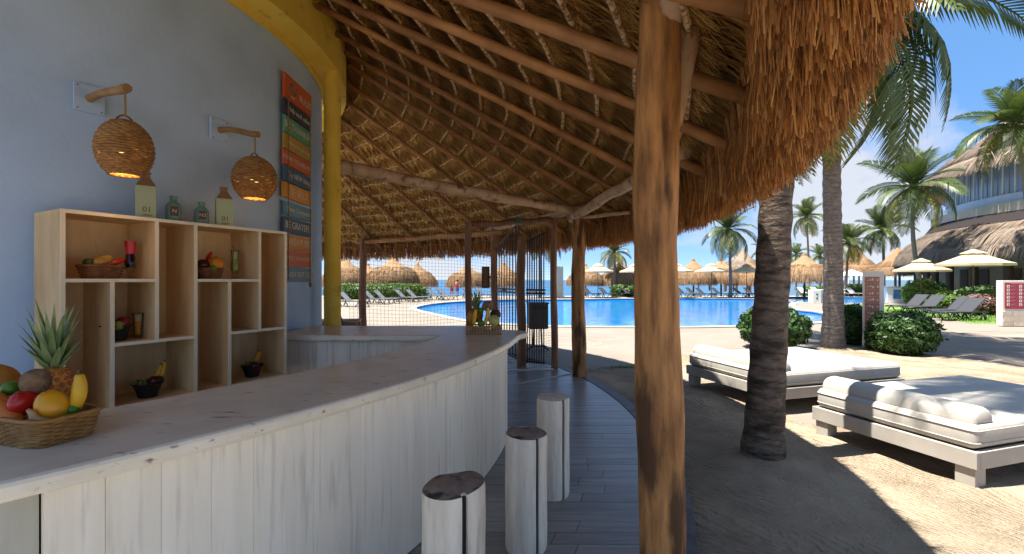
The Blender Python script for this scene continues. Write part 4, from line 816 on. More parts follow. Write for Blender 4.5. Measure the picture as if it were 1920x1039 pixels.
# ================================================================== WICKER WALL LAMPS
def lamp(wp, ang, L, zp, zs, r, label, fx=1.0):
    d = Vector((math.cos(rad(ang)), math.sin(rad(ang)), 0)); s = Vector((-d.y, d.x, 0)); w = Vector(wp); rz = rad(ang)
    t = thing('wicker_wall_lamp', label, 'wall lamp', (w.x, w.y, zp), group='lit wicker lamps on the blue wall', world=True)
    mb = MB(); mb.box(w + d * .022 + Vector((0, 0, zp)), (.024, .17, .20), rz=rz); pl = mb.build('wall_plate', mBlue, t, bevel=.003)
    for sy in (-1, 1):
        for sz in (-1, 1): MB().ball(w + d * .035 + s * .065 * sy + Vector((0, 0, zp + .08 * sz)), .005, 8, 5).build('screw', mIron, pl)
    e = w + d * L; pts = [w + d * (.03 + (L - .0) * q) + Vector((0, 0, zp - .07 * q + .012 * math.sin(q * 5))) for q in np.linspace(0, 1.02, 8)]
    mb = MB(); mb.tube(pts, [.026, .024, .025, .024, .026, .025, .027, .028], 12, jit=.05); mb.build('branch_arm', mArm, t, smooth=True, angle=50)
    top = zs + r * .96
    mb = MB(); mb.tube([(e.x, e.y, zp - .07), (e.x + .003, e.y, top + .04)], .0065, 6); mb.tube([(e.x + .02 * math.cos(a), e.y + .02 * math.sin(a), zp - .066 + .008 * math.sin(a * 2)) for a in np.linspace(0, 6.28, 10)], .006, 5); mb.build('cord', mCord, t)
    mb = MB(); mb.tube([(e.x + s.x * .045 * math.cos(a), e.y + s.y * .045 * math.cos(a), top - .012 + .055 * math.sin(a)) for a in np.linspace(0, PI, 14)], .006, 6); mb.build('handle', mWickerDk, t, smooth=True)
    rows, ns, rs = 27, 26, .0098; zb_ = -.82; mb = MB(); mst = MB(); m = ns * 4
    for i in range(rows):
        zq = math.sin(math.asin(zb_) + (math.asin(.985) - math.asin(zb_)) * i / (rows - 1)); rr = r * math.sqrt(max(.02, 1 - zq * zq)) * fx; pts = []
        for j in range(m): a = 2 * PI * j / m; k = rr + .005 * math.cos(ns / 2 * a + PI * i); pts.append((e.x + k * math.cos(a), e.y + k * math.sin(a), zs + zq * r + .0015 * math.sin(a * 7 + i)))
        mb.tube(pts, rs, 5, closed=True)
    mb.build('shade_weave', mWicker, t, smooth=True)
    for j in range(ns):
        a = 2 * PI * (j + .5) / ns; mst.tube([(e.x + fx * r * math.sqrt(max(.02, 1 - q * q)) * math.cos(a), e.y + fx * r * math.sqrt(max(.02, 1 - q * q)) * math.sin(a), zs + q * r) for q in np.linspace(zb_, .985, 12)], .0045, 5)
    mst.build('shade_stakes', mWickerDk, t)
    mb = MB(); rr = fx * r * math.sqrt(1 - zb_ ** 2); mb.tube([(e.x + rr * math.cos(a), e.y + rr * math.sin(a), zs + zb_ * r - .006) for a in np.linspace(0, 2 * PI, 48)[:-1]], .010, 6, closed=True); mb.build('shade_rim', mWicker, t, smooth=True)
    MB().ball((e.x, e.y, zs - .02), (.032, .032, .042), 14, 10).build('bulb', mBulb, t, smooth=True)
    mb = MB(); mb.lathe([(.0, .02), (.02, .02), (.02, .07), (.0, .09)], 12, (e.x, e.y, zs)); mb.build('socket', mIron, t)
    ld = bpy.data.lights.new('lamp_light', 'POINT'); ld.energy = 0.5; ld.color = (1.0, .60, .25); ld.shadow_soft_size = .035; lo = bpy.data.objects.new('lamp_light', ld); link(lo, t); lo.location = (e.x, e.y, zs - .085)
lamp((CX + 3.6 * math.cos(rad(-32.6)), CY + 3.6 * math.sin(rad(-32.6)), 0), -32.6, .69, 2.90, 2.432, .184, 'large lit wicker globe lamp on the left, hung from a branch arm', .78)
lamp((CX + 3.6 * math.cos(rad(-18)), CY + 3.6 * math.sin(rad(-18)), 0), -18, .44, 2.95, 2.478, .192, 'lit wicker globe lamp nearer the painted signs, hung from a branch', .88)

# ================================================================== PAINTED BOARD SIGN
BS = thing('hanging_board_sign', 'column of twelve colourful painted message boards on the blue wall', 'sign', (-2.48, 5.18, 1.57), world=True)
BD = [(3.84, 3.575, (.62, .10, .02), None), (3.562, 3.392, (.018, .025, .075), 'Help each other'), (3.382, 3.20, (.10, .36, .20), 'BE THANKFUL'), (3.19, 3.02, (.46, .27, .04), 'Always do your best'), (3.01, 2.85, (.60, .12, .04), 'KNOW YOU ARE LOVED'),
      (2.84, 2.67, (.05, .12, .24), 'Try NEW things'), (2.66, 2.49, (.74, .31, .03), 'BE SILLY'), (2.455, 2.30, (.13, .30, .42), 'Show Compassion'), (2.285, 2.115, (.07, .12, .22), 'BE GRATEFUL'), (2.10, 1.94, (.64, .26, .05), 'DREAM BIG'), (1.93, 1.75, (.62, .15, .07), 'RESPECT ONE ANOTHER'), (1.74, 1.575, (.16, .27, .38), 'LAUGH OUT LOUD')]
tR = (rad(90), 0, rad(90))
for i, (zt, zb_, c, wd) in enumerate(BD):
    m = M('painted_board_%d' % i, c, mix(c, (.9, .8, .6), .08), scale=7, stretch=(1, 2, 8), rough=.55, bump=.2, bscale=14, c3=mix(c, (.02, .01, .01), .45), s3=5, f3=(.62, .8)); jy = random.uniform(-.012, .012)
    mb = MB(); mb.box((-2.452, 5.178 + jy, (zt + zb_) / 2), (.032, .645, zt - zb_ - .004)); b_ = mb.build('board', m, BS, bevel=.005); xf = -2.4345
    if wd: text('lettering', wd, min(.105, .60 / (len(wd) * .56)) * 1.12, (xf, 5.20 + jy, (zt + zb_) / 2), tR, mLetter, b_, shear=.12 if wd[1].islower() else 0)
    else:
        text('lettering', 'RULES', .105, (xf, 5.34, 3.68), tR, mLetter, b_); mg = simple('emblem_green', (.06, .26, .16), .6); mb = MB()
        for k in range(5): mb.tube([(xf, 5.04 + (.03 + .012 * k) * math.cos(a), 3.725 + (.03 + .012 * k) * math.sin(a)) for a in np.linspace(k * 1.1, k * 1.1 + 2.3, 9)], .006, 5)
        mb.build('emblem', mg, b_); text('small_lettering', 'family', .035, (xf, 5.04, 3.625), tR, mLetter, b_)
for yv in (4.93, 5.46): mb = MB(); mb.tube([(-2.43, yv + .004 * math.sin(z * 9), z) for z in np.linspace(1.60, 3.60, 24)], .006, 5); mb.build('cord', mCord, BS)
mb = MB(); mb.tube([(-2.43, 5.46 + .02 * math.sin(a), 1.545 + .028 * math.cos(a)) for a in np.linspace(0, 6.0, 12)], .009, 5); mb.build('knot', mCord, BS)

# ================================================================== NEAR FRUIT BASKET ON THE COUNTER
CT = 1.06; g2 = 'fruit in the big basket on the counter'; nb = Vector((-1.655, 1.565, CT)); nrz = math.atan2(.287, -.958)
basket(nb, nrz, .205, .095, .088, 12, .0044, .12, 40, mWicker, 'wide honey-coloured wicker basket full of fruit at the left end', 7)
def P(px, py, D): return Vector((xa(px, D), D, zz(py, D)))
pineapple('ripe orange-brown pineapple with tall green crown in the near basket', Vector((xa(92, 1.62), 1.62, 1.085)), .058, .205, .225, None, 40, (.06, 0))
fruit('coconut', 'hairy brown coconut in front of the near pineapple', 'coconut', P(68, 716, 1.56), (.036, .048, .048), FM['coconut_brown'], stem=False, group=g2)
fruit('apple', 'big glossy red apple at the front of the near basket', 'apple', P(43, 756, 1.52), (.035, .044, .046), FM['apple_red'], Euler((.3, .3, 0)).to_matrix(), g2, dent=.16)
fruit('mango', 'large yellow-orange mango at the front of the near basket', 'mango', P(98, 762, 1.52), (.039, .048, .057), FM['mango_orange'], Euler((.2, -.3, 0)).to_matrix(), g2, dent=.04)
fruit('lime', 'green lime lying on top left of the red apple', 'lime', P(20, 729, 1.56), .026, FM['lime_green'], group=g2, stem=False); fruit('lime', 'small green lime between the yellow mango and the banana', 'lime', P(136, 768, 1.55), .020, FM['lime_green'], group=g2, stem=False)
fruit('papaya', 'large orange papaya at the left frame edge of the near basket', 'papaya', P(-8, 712, 1.64), (.075, .055, .055), FM['papaya_orange'], Euler((0, .5, .3)).to_matrix(), g2, stem=False, dent=.0)
fruit('carrot', 'orange carrot-like root leaning below the red apple', 'carrot', P(10, 768, 1.50), (.095, .030, .028), fm('carrot', (.62, .17, .02), .4), Euler((0, .62, -.25)).to_matrix(), g2, stem=False, dent=.0)
t = thing('ginger_root', 'knobbly pale ginger root at the basket rim below the mango', 'ginger', P(64, 785, 1.46), 0, g2); mb = MB()
mb.tube([(-.02, 0, .028), (-.006, 0, .018), (.0, 0, 0), (.02, 0, -.006), (.045, 0, -.004)], [.006, .010, .014, .012, .006], 8); mb.build('root', FM['ginger'], t, smooth=True); mb = MB(); mb.tube([(0, 0, 0), (-.012, -.005, -.012), (-.032, 0, -.016)], [.012, .010, .005], 8); mb.build('shoot', FM['ginger'], t, smooth=True)
banana('yellow banana standing upright at the right end of the near basket', [P(137, 772, 1.56), P(155, 738, 1.56), P(149, 702, 1.56)], .0225, FM['banana_yellow'], g2)

# ================================================================== FAR FRUIT BASKET AT THE COUNTER TIP
fb = Vector((xa(906, 4.55), 4.56, CT)); g3 = 'fruit in the basket at the counter tip'
t = thing('slatted_basket', 'tan slatted basket of fruit at the far tip of the counter', 'basket', fb, rad(8)); hx, hy, hh = .165, .10, .088
for k in range(12):
    for sy in (-1, 1): mb = MB(); mb.box((-hx + (k + .5) * hx * 2 / 12, sy * hy, hh / 2), (.016, .006, hh)); mb.build('slat', mDryWood, t)
for k in range(6):
    for sx in (-1, 1): mb = MB(); mb.box((sx * hx, -hy + (k + .5) * hy * 2 / 6, hh / 2), (.006, .026, hh)); mb.build('slat', mDryWood, t)
mb = MB()
for z in (.006, hh - .006): mb.tube([(-hx - .005, -hy - .005, z), (hx + .005, -hy - .005, z), (hx + .005, hy + .005, z), (-hx - .005, hy + .005, z)], .008, 6, closed=True)
mb.build('rim', mDryWood, t); MB().box((0, 0, .02), (hx * 1.95, hy * 1.9, .02)).build('bottom', mDryWood, t)
pineapple('small pineapple with green crown in the far fruit basket', Vector((fb.x - .075, fb.y + .03, CT + .11)), .066, .15, .18, None, 30, (0, 0))
def Q_(px, py, D=4.52): return Vector((xa(px, D), D, zz(py, D)))
fruit('coconut', 'brown coconut on top of the far fruit basket', 'coconut', Q_(914, 574), .055, FM['coconut_brown'], stem=False, group=g3); fruit('coconut', 'dark brown coconut at the right side of the far basket', 'coconut', Q_(929, 590, 4.58), .055, fm('coconut_dark', (.09, .045, .025), .9), stem=False, group=g3)
fruit('melon', 'pale yellow-green melon at the front right of the far basket', 'melon', Q_(926, 601, 4.47), .056, FM['melon_pale'], stem=False, group=g3, dent=.03); fruit('papaya', 'orange papaya at the left of the far basket', 'papaya', Q_(884, 596, 4.50), (.045, .045, .07), FM['papaya_orange'], stem=False, group=g3, dent=0)
fruit('lime', 'green lime in the middle of the far fruit basket', 'lime', Q_(902, 606, 4.46), .034, FM['lime_green'], stem=False, group=g3); fruit('lime', 'green lime tucked under the far pineapple crown', 'lime', Q_(901, 582, 4.5), .032, FM['lime_green'], stem=False, group=g3)
banana('yellow banana upright in the middle of the far basket', [Q_(909, 608, 4.46), Q_(917, 590, 4.46), Q_(914, 577, 4.46)], .022, FM['banana_yellow'], g3); banana('yellow banana upright in front of the far pineapple', [Q_(889, 608, 4.45), Q_(889, 592, 4.45), Q_(893, 580, 4.45)], .022, FM['banana_yellow'], g3)

# wooden stool behind the bar, chair and table beyond the net
t = thing('wooden_stool', 'tan wooden stool just visible behind the bar counter', 'stool', (xa(652, 4.15), 4.15, .02), rad(10))
MB().box((0, 0, .735), (.42, .26, .035)).build('seat', mDryWood, t, bevel=.006)
for sx in (-1, 1):
    for sy in (-1, 1): mb = MB(); mb.tube([(sx * .19, sy * .11, 0), (sx * .16, sy * .09, .72)], .018, 8); mb.build('leg', mDryWood, t)
for sx in (-1, 1): MB().box((sx * .178, 0, .3), (.02, .2, .03)).build('stretcher', mDryWood, t)
t = thing('wooden_chair', 'dark wooden chair leaning back beside the orange-brown post', 'chair', (xa(664, 9.0), 9.2, 0), rad(200))
MB().box((0, 0, .44), (.46, .44, .04)).build('seat', mChair, t, bevel=.005)
mb = MB(); mb.box((.28, 0, .74), (.03, .44, .56), mat=Matrix.Rotation(rad(22), 3, 'Y')); mb.build('backrest', mChair, t, bevel=.01)
for sx in (-1, 1):
    for sy in (-1, 1): MB().box((sx * .2, sy * .19, .21), (.045, .045, .42)).build('leg', mChair, t)
t = thing('wooden_table', 'low orange-brown wooden table partly hidden by the yellow column', 'table', (xa(628, 9.2), 9.3, 0), rad(12))
for k in range(5): MB().box((0, -.28 + k * .14, .76), (.9, .132, .03)).build('slat', mDryWood, t)
for sx in (-1, 1):
    for sy in (-1, 1): MB().box((sx * .40, sy * .29, .37), (.07, .07, .74)).build('leg', mDryWood, t)
for sy in (-1, 1): MB().box((0, sy * .29, .66), (.73, .03, .09)).build('apron', mDryWood, t)
# ================================================================== DAYBEDS
def daybed(O, ang, L, Wd, label):
    """O: near head corner, u runs down the bed, v along the head"""
    t = thing('daybed', label, 'daybed', (O[0], O[1], 0.02), rad(ang), 'white daybeds on the sand'); fz0, fz1 = .165, .295
    MB().box((.022, Wd / 2, (fz0 + fz1) / 2), (.044, Wd, fz1 - fz0)).build('rail', mFrameG, t, bevel=.004); MB().box((L - .022, Wd / 2, (fz0 + fz1) / 2), (.044, Wd, fz1 - fz0)).build('rail', mFrameG, t, bevel=.004)
    for vy in (.022, Wd - .022): MB().box((L / 2, vy, (fz0 + fz1) / 2 - .001), (L - .092, .043, fz1 - fz0)).build('rail', mFrameG, t, bevel=.004)
    MB().box((L / 2, Wd / 2, .235), (L - .09, Wd - .09, .02)).build('base_board', mFrameG, t)
    for x in (.085, L - .085):
        for yv in (.085, Wd - .085): MB().box((x, yv, .082), (.125, .125, .163)).build('leg', mFrameG, t, bevel=.004)
    m0, m1 = .30, .49
    def cush(name, lo, hi, rd, par, pinch=0):
        mb = MB(); c = [(lo[i] + hi[i]) / 2 for i in range(3)]; mb.box(c, [hi[i] - lo[i] for i in range(3)]); o_ = mb.build(name, mWhiteFab, par, bevel=rd, seg=5, smooth=True); return o_
    mt = cush('mattress', (.02, .02, m0), (L - .02, Wd - .02, m1), .05, t)
    for z in (m0 + .048, m1 - .048):
        mb = MB(); r_ = .05; pts = []
        for (cx, cy, a0) in ((L - .02 - r_, Wd - .02 - r_, 0), (.02 + r_, Wd - .02 - r_, 90), (.02 + r_, .02 + r_, 180), (L - .02 - r_, .02 + r_, 270)):
            for a in (0, 22, 45, 67, 90): pts.append((cx + (r_ + .001) * math.cos(rad(a0 + a)), cy + (r_ + .001) * math.sin(rad(a0 + a)), z))
        mb.tube(pts, .0055, 5, closed=True); mb.build('piping', mWhiteFab, mt, smooth=True)
    mb = MB(); sec = []; n = 14; x0, wv, hv = .055, .25, .115
    for j in range(n + 1): a = PI * j / n; sec.append((x0 + wv / 2 - wv / 2 * math.cos(a), hv * math.sin(a) ** .75))
    sec = [(x0 + .01, .0)] + sec + [(x0 + wv - .01, 0.0)]; k = len(sec); rows = [(.045, .72), (.06, .9), (.085, 1.0), (Wd * .3, 1.02), (Wd * .5, 1.0), (Wd * .7, 1.02), (Wd - .085, 1.0), (Wd - .06, .9), (Wd - .045, .72)]; vs = []; fs = []
    for yv, f_ in rows: vs += [(x0 + wv / 2 + (x - x0 - wv / 2) * f_, yv, m1 + .001 + z * f_) for x, z in sec]
    for i in range(len(rows) - 1):
        for j in range(k): fs.append((i * k + j, i * k + (j + 1) % k, (i + 1) * k + (j + 1) % k, (i + 1) * k + j))
    fs += [tuple(range(k)), tuple((len(rows) - 1) * k + j for j in range(k))]; mb.add(vs, fs); mb.build('bolster', mWhiteFab, t, smooth=True, angle=50)
    return t
daybed((3.446, 3.36), 17, 2.25, 1.32, 'white daybed at the right with its bolster towards the camera, half shaded')
daybed((3.10, 5.32), 16.5, 2.12, 1.62, 'white daybed partly hidden by the leaning palm trunk, nearer the pool')

# ================================================================== PALMS
def frond_mesh(name, droop, fold, seed, nl=46, L=1.0, mat=None):
    r_ = random.Random(seed); ax = []
    for i in range(nl + 1): q = i / nl; ax.append(Vector((L * (q - droop * .22 * q ** 3), 0, L * (.10 * math.sin(q * PI * .6) - droop * .62 * q ** 2.2))))
    mb = MB(); mb.tube([ax[i] for i in range(0, nl + 1, 5)], [.014 * L * (1 - .9 * (i / nl)) + .001 for i in range(0, nl + 1, 5)], 5)
    for i in range(4, nl + 1):
        q = i / nl; t = (ax[i] - ax[i - 1]).normalized(); up = Vector((0, 1, 0)).cross(t) * -1
        ln = L * .34 * (math.sin(PI * min(1, .12 + .86 * q)) ** .65) * (.55 if q > .93 else 1)
        for sd in (-1, 1):
            if r_.random() < .04: continue
            side = Vector((0, sd, 0)); l_ = ln * r_.uniform(.85, 1.08); d0 = (side * .86 + t * (.35 + .55 * q) + up * (.28 - fold)).normalized(); d1 = (d0 + Vector((0, 0, -1)) * (.35 + droop * .35 + fold * .8) * r_.uniform(.8, 1.2)).normalized()
            a = ax[i]; b = a + d0 * l_ * .5; c = b + d1 * l_ * .5; w = t * (.0115 * L); mb.add([a - w * .5, a + w * .5, b + w, b - w, c], [(0, 1, 2, 3), (3, 2, 4)])
    me_o = mb.build(name, mat or mFrond); me = me_o.data; bpy.data.objects.remove(me_o); return me
FR = [frond_mesh('frond', .35, .05, 1), frond_mesh('frond', .75, .2, 2), frond_mesh('frond', 1.15, .4, 3), frond_mesh('frond', .15, .0, 4), frond_mesh('frond', 1.5, .6, 5)]
FRY = [frond_mesh('frond', .9, .3, 6, mat=mFrondY)]
def palm(base, top, r0, r1, R, nf, label, group, bend=(0, 0), mat=None, yellow=2, e_lo=-48, e_hi=74, spin=0, skip=None, rings=True, coco=True):
    base, top = Vector(base), Vector(top); t = thing('palm_tree', label, 'palm tree', base, 0, group, world=True); n = 60 if rings else 10; pts = []; rs = []
    for i in range(n):
        q = i / (n - 1); p = base.lerp(top, q) + Vector((bend[0], bend[1], 0)) * math.sin(PI * q) + Vector((.02 * math.sin(q * 9), .02 * math.cos(q * 8), 0)) * (r0 / .2); pts.append(p); k = r0 + (r1 - r0) * min(1, q * 1.15) + r0 * .28 * math.exp(-q * 14); rs.append(k * (1 + (.045 if i % 2 else -.02) * (1 if rings else 0)))
    mb = MB(); mb.tube(pts, rs, 20 if rings else 8, jit=.025); mb.build('trunk', mat or mTrunkG, t, smooth=True, angle=80); rr_ = random.Random(int(abs(base.x * 31 + base.y * 17)))
    if coco:
        mb = MB(); mb.lathe([(r1 * .9, -.25 * R / 3), (r1 * 1.5, 0), (r1 * 1.3, .12 * R / 3), (.0, .25 * R / 3)], 10, top); mb.build('crown_base', mFrondY, t, smooth=True)
        for k in range(5):
            a = k * 1.3 + spin; MB().ball(top + Vector((math.cos(a) * r1 * 1.7, math.sin(a) * r1 * 1.7, -.10 * R / 3)), (.10 * R / 3, .10 * R / 3, .13 * R / 3), 8, 6).build('coconut', FM['coconut_brown'] if k % 2 else FM['lime_green'], t, smooth=True)
    for k in range(nf):
        q = (k + .5) / nf; az = k * 137.508 + spin + rr_.uniform(-9, 9); el = e_hi + (e_lo - e_hi) * q ** 1.15 + rr_.uniform(-8, 8)
        if skip and skip(az % 360, el): continue
        yl = k >= nf - yellow; me = FRY[0] if yl else FR[3 if el > 50 else (0 if el > 20 else (1 if el > -12 else 2))]
        o_ = bpy.data.objects.new('frond', me); link(o_, t); o_.location = top + Vector((0, 0, .08)); s = R * rr_.uniform(.88, 1.1) * (.8 if el > 55 else 1); o_.scale = (s, s, s); o_.rotation_euler = Euler((rr_.uniform(-.3, .3), -rad(el), rad(az)), 'XYZ')
    return t
gp = 'coconut palms'
palm((2.18, 3.94, 0), (2.80, 4.10, 8.4), .138, .11, 2.2, 16, 'thick dark leaning palm trunk rising through the thatch edge beside the daybeds', gp, (-.06, 0), mTrunk, spin=40)
palm((7.66, 10.8, 0), (7.9, 11.0, 8.0), .205, .165, 4.2, 34, 'straight grey palm trunk between bushes, its fronds hanging over the thatch', gp, (-.08, 0), mTrunkG, spin=25, e_lo=-62)
def far_palm(px, cy, D, R, label, lean=0, by=None, nf=22, **k):
    z = zz(cy, D); x = xa(px, D); return palm((x + lean, D, -.05), (x, D, z), .16, .09, R, nf, label, gp, rings=False, bend=(k.pop('bd', .1), 0), **k)
far_palm(1365, 432, 40, 3.1, 'palm with full drooping crown behind the cream parasols', 0.2, spin=10)
far_palm(1512, 408, 54, 2.9, 'slim distant palm just left of the grey trunk', .3, spin=70)
far_palm(1590, 455, 44, 2.7, 'bushy low palm just right of the grey trunk', -.4, spin=33)
far_palm(1655, 432, 42, 2.7, 'slender palm with open crown above the totem', .0, spin=120)
far_palm(1713, 352, 29, 3.4, 'tall palm with yellow-tinged crown left of the balcony building', .75, spin=55, yellow=4, bd=-.35)
far_palm(1905, 235, 23, 2.9, 'palm crown against the tall thatched roof at the right edge', 1.2, spin=80, nf=26)
far_palm(1152, 475, 44, 2.2, 'palm with yellow fronds peeping under the thatch beside the thick post', -.1, spin=15, yellow=8)
far_palm(1012, 440, 41, 2.9, 'palm seen behind the bars of the gate', 0, spin=100)
far_palm(1492, 478, 70, 2.4, 'tiny distant palm behind the thatched hut at left', 0, spin=5, nf=16, coco=False)
far_palm(1537, 480, 72, 2.6, 'tiny distant palm beside the grey trunk, behind the huts', 0, spin=44, nf=16, coco=False)
far_palm(1437, 470, 60, 2.6, 'distant palm half hidden by the dark leaning trunk', 0, spin=64, nf=16, coco=False)

# ================================================================== BUSHES, HEDGES
def leaf_cloud(n, sx, sy, sz, size, seed, box=0.0):
    """leaf faces spread through a rounded clipped volume, thicker at the skin"""
    r_ = np.random.default_rng(seed); d = r_.normal(size=(n, 3)); d /= np.linalg.norm(d, axis=1)[:, None]
    p_ = 2.0 + box * 4; k = (np.abs(d) ** p_).sum(1) ** (-1 / p_); d2 = d * k[:, None]; rr_ = r_.uniform(.62, 1.0, n) ** .6; rr_ *= 1 + .055 * np.sin(d[:, 0] * 9 + seed) * np.sin(d[:, 1] * 8) + .04 * np.sin(d[:, 2] * 13 + d[:, 0] * 5); rr_ = np.where(r_.random(n) < .06, rr_ * r_.uniform(1.0, 1.09, n), rr_)
    c = d2 * rr_[:, None] * np.array([sx, sy, sz]); c[:, 2] = np.maximum(c[:, 2] + sz, .02)
    nn = d + r_.normal(0, .55, (n, 3)); nn /= np.linalg.norm(nn, axis=1)[:, None]; a = np.cross(nn, r_.normal(size=(n, 3))); a /= np.linalg.norm(a, axis=1)[:, None]; b = np.cross(nn, a); s = r_.uniform(.45, 1.5, n)[:, None] * size
    V = np.stack([c - a * s, c + b * s * .42, c + a * s, c - b * s * .42], 1).reshape(-1, 3); Q = np.arange(n * 4).reshape(-1, 4); return V, Q
def bush(px, D, w, h, n, size, mat, label, cat='bush', group='clipped green bushes', box=.3, dy=1.0, z=0, seed=1, core=True):
    t = thing('bush', label, cat, (xa(px, D), D, z), 0, group); V, Q = leaf_cloud(n, w / 2, w / 2 * dy, h / 2, size, seed, box); np_mesh('foliage', V, Q, mat, t)
    if core: mb = MB(); mb.ball((0, 0, h * .47), (w * .40, w * .40 * dy, h * .42), 14, 9, .06); mb.build('branches', mLeafD, t)
    for a in (0, 2, 4): mb = MB(); mb.tube([(.05 * math.cos(a), .05 * math.sin(a), -.02), (.12 * w * math.cos(a), .12 * w * math.sin(a), h * .4)], .02, 6); mb.build('stem', mTrunk, t)
    return t
bush(1690, 9.9, 1.10, .90, 9000, .045, mLeaf, 'round clipped green bush in front of the totem sign', seed=1)
bush(1450, 10.6, 1.5, 1.0, 8000, .06, mLeafD, 'dark green bush behind the leaning palm trunk', seed=2, box=0)
bush(1597, 11.3, .75, .98, 4500, .045, mLeaf, 'upright green bush between the grey trunk and the totem', seed=3)
bush(1655, 10.3, .6, .55, 2500, .05, mLeaf, 'low green shrub at the foot of the totem', seed=9)
gh = 'hedges and shrubs around the pool'
def hedge(px0, px1, D, h, label, mat=None, n=5000, size=.10, z=-.05, dy=.35, seed=4):
    w = (px1 - px0) / F * D; bush((px0 + px1) / 2, D, w, h, n, size, mat or mLeafL, label, 'hedge', gh, box=.9, dy=dy, z=z, seed=seed)
hedge(610, 800, 37.5, 1.35, 'long bright green hedge behind the row of grey loungers', n=8000, dy=.16); hedge(1145, 1205, 43, 1.2, 'green hedge clump between the far loungers under the thatch', n=2500, seed=5)
hedge(1500, 1560, 46, 1.0, 'green hedge behind the white loungers, left of the grey trunk', n=2500, seed=6); hedge(1568, 1645, 46, 1.25, 'green hedge behind the white loungers, right of the grey trunk', n=3000, seed=7)
for i, (px, D, w, h, mt, lb) in enumerate(((1728, 25.5, 1.8, 1.7, mLeafL, 'spiky green shrub behind the first dark lounger by the building'), (1765, 24, 1.9, 1.1, mLeafL, 'yellow-green shrub between the two pairs of dark loungers'), (1803, 22, 2.2, 1.1, mLeafL, 'green shrub behind the nearest dark loungers'),
        (1838, 20.5, 1.5, .95, mLeafR, 'reddish-brown shrub beside the nearest dark lounger'), (1868, 21.5, 1.8, 1.2, mLeafL, 'green shrub left of the crimson sign'), (1740, 29, 2.5, 1.5, mLeaf, 'green shrub in front of the building columns'), (1850, 26, 3.0, 1.3, mLeaf, 'dark green shrub under the far right parasol'))):
    bush(px, D, w, h, 2200, .09, mt, lb, 'shrub', gh, box=0, seed=20 + i)
tag(fill_poly('lawn', [[(16.9, 16.7), (23, 16.0), (30, 19), (30, 27), (21, 30), (19.5, 24), (18.2, 19.5)]], .006, mGrass), kind='structure')
n = 9000; gxy = np.stack([rng.uniform(17.2, 26, n), rng.uniform(16.8, 24, n), np.full(n, .006)], -1); W = np.stack([np.cos(gxy[:, 0] * 99), np.sin(gxy[:, 0] * 99), 0 * gxy[:, 0]], -1) * .008; tp = rng.normal(0, .03, (n, 3)); tp[:, 2] = rng.uniform(.04, .10, n)
tag(blades('grass', gxy, gxy + tp * .5, gxy + tp, W, mGrass), 'short green grass around the dark loungers by the building', 'grass', kind='stuff')
n = 500; gxy = np.stack([rng.normal(xa(1172, 8.05), .17, n), rng.normal(8.12, .05, n), np.zeros(n)], -1); W = np.stack([np.cos(gxy[:, 0] * 99), np.sin(gxy[:, 0] * 99), 0 * gxy[:, 0]], -1) * .004; tp = rng.normal(0, .03, (n, 3)); tp[:, 2] = rng.uniform(.02, .07, n)
tag(blades('grass_tuft', gxy, gxy + tp * .5, gxy + tp, W, mGrass), 'small grass tuft at the paving edge beside the thick post', 'grass', kind='stuff')

# ================================================================== LOUNGERS
def make_lounger(sling, name='sun_lounger'):
    t = bpy.data.objects.new(name, None); t.empty_display_size = .1
    COL.objects.link(t)
    for sy in (-1, 1):
        mb = MB(); mb.tube([(.98, sy * .31, .30), (.9, sy * .315, .335), (.2, sy * .32, .345), (-.35, sy * .32, .34), (-.95, sy * .31, .33)], .026, 7); mb.build('side_rail', mLoungeF, t, smooth=True)
        for x0, x1 in ((.86, .62), (.30, .56), (-.52, -.80), (-.86, -.66)):
            mb = MB(); mb.tube([(x0, sy * .31, 0), ((x0 + x1) / 2 + .03, sy * .325, .17), (x1, sy * .32, .33)], [.028, .024, .03], 7); mb.build('leg', mLoungeF, t, smooth=True)
    mb = MB(); mb.box((.36, 0, .345), (1.18, .58, .022)); mb.build('seat', sling, t, bevel=.006)
    mb = MB(); mb.box((-.525, 0, .61), (.80, .58, .024), mat=Matrix.Rotation(rad(42), 3, 'Y')); mb.build('backrest', sling, t, bevel=.006)
    for sy in (-1, 1): mb = MB(); mb.tube([(-.22, sy * .305, .34), (-.84, sy * .305, .89)], .022, 6); mb.build('back_rail', mLoungeF, t); mb = MB(); mb.tube([(-.62, sy * .2, .66), (-.82, sy * .22, .33)], .014, 6); mb.build('prop', mLoungeF, t)
    mb = MB(); mb.tube([(.98, -.31, .30), (1.0, 0, .29), (.98, .31, .30)], .022, 6); mb.build('foot_bar', mLoungeF, t)
    for sy in (-1, 1): mb = MB(); mb.tube([(-.70 + .11 * math.cos(a), sy * .345, .115 + .11 * math.sin(a)) for a in np.linspace(0, 2 * PI, 16)[:-1]], .018, 6, closed=True); mb.build('wheel', mLoungeF, t)
    return t
protos = {}
def lounger(kind, px, D, rot, label, group, z=0.0):
    if kind not in protos: protos[kind] = make_lounger(kind); o_ = protos[kind]
    else: o_ = copy_tree(protos[kind])
    o_.location = (xa(px, D), D, z); o_.rotation_euler = (0, 0, rad(rot)); tag(o_, label, 'lounger', group)
protos_key = {}
for i, (px, D) in enumerate(((662, 27.0), (705, 30.0), (724, 31.2), (762, 32.8), (782, 34.0), (819, 36), (838, 37), (886, 39.5), (908, 40.5))):
    nm = ('first', 'second', 'third', 'fourth', 'fifth', 'sixth', 'seventh', 'eighth', 'ninth')[i]
    lounger(mLoungeS, px, D, -12 - i * 1.5, nm + ' grey lounger from the yellow column in the row by the hedge', 'grey loungers in a row along the hedge')
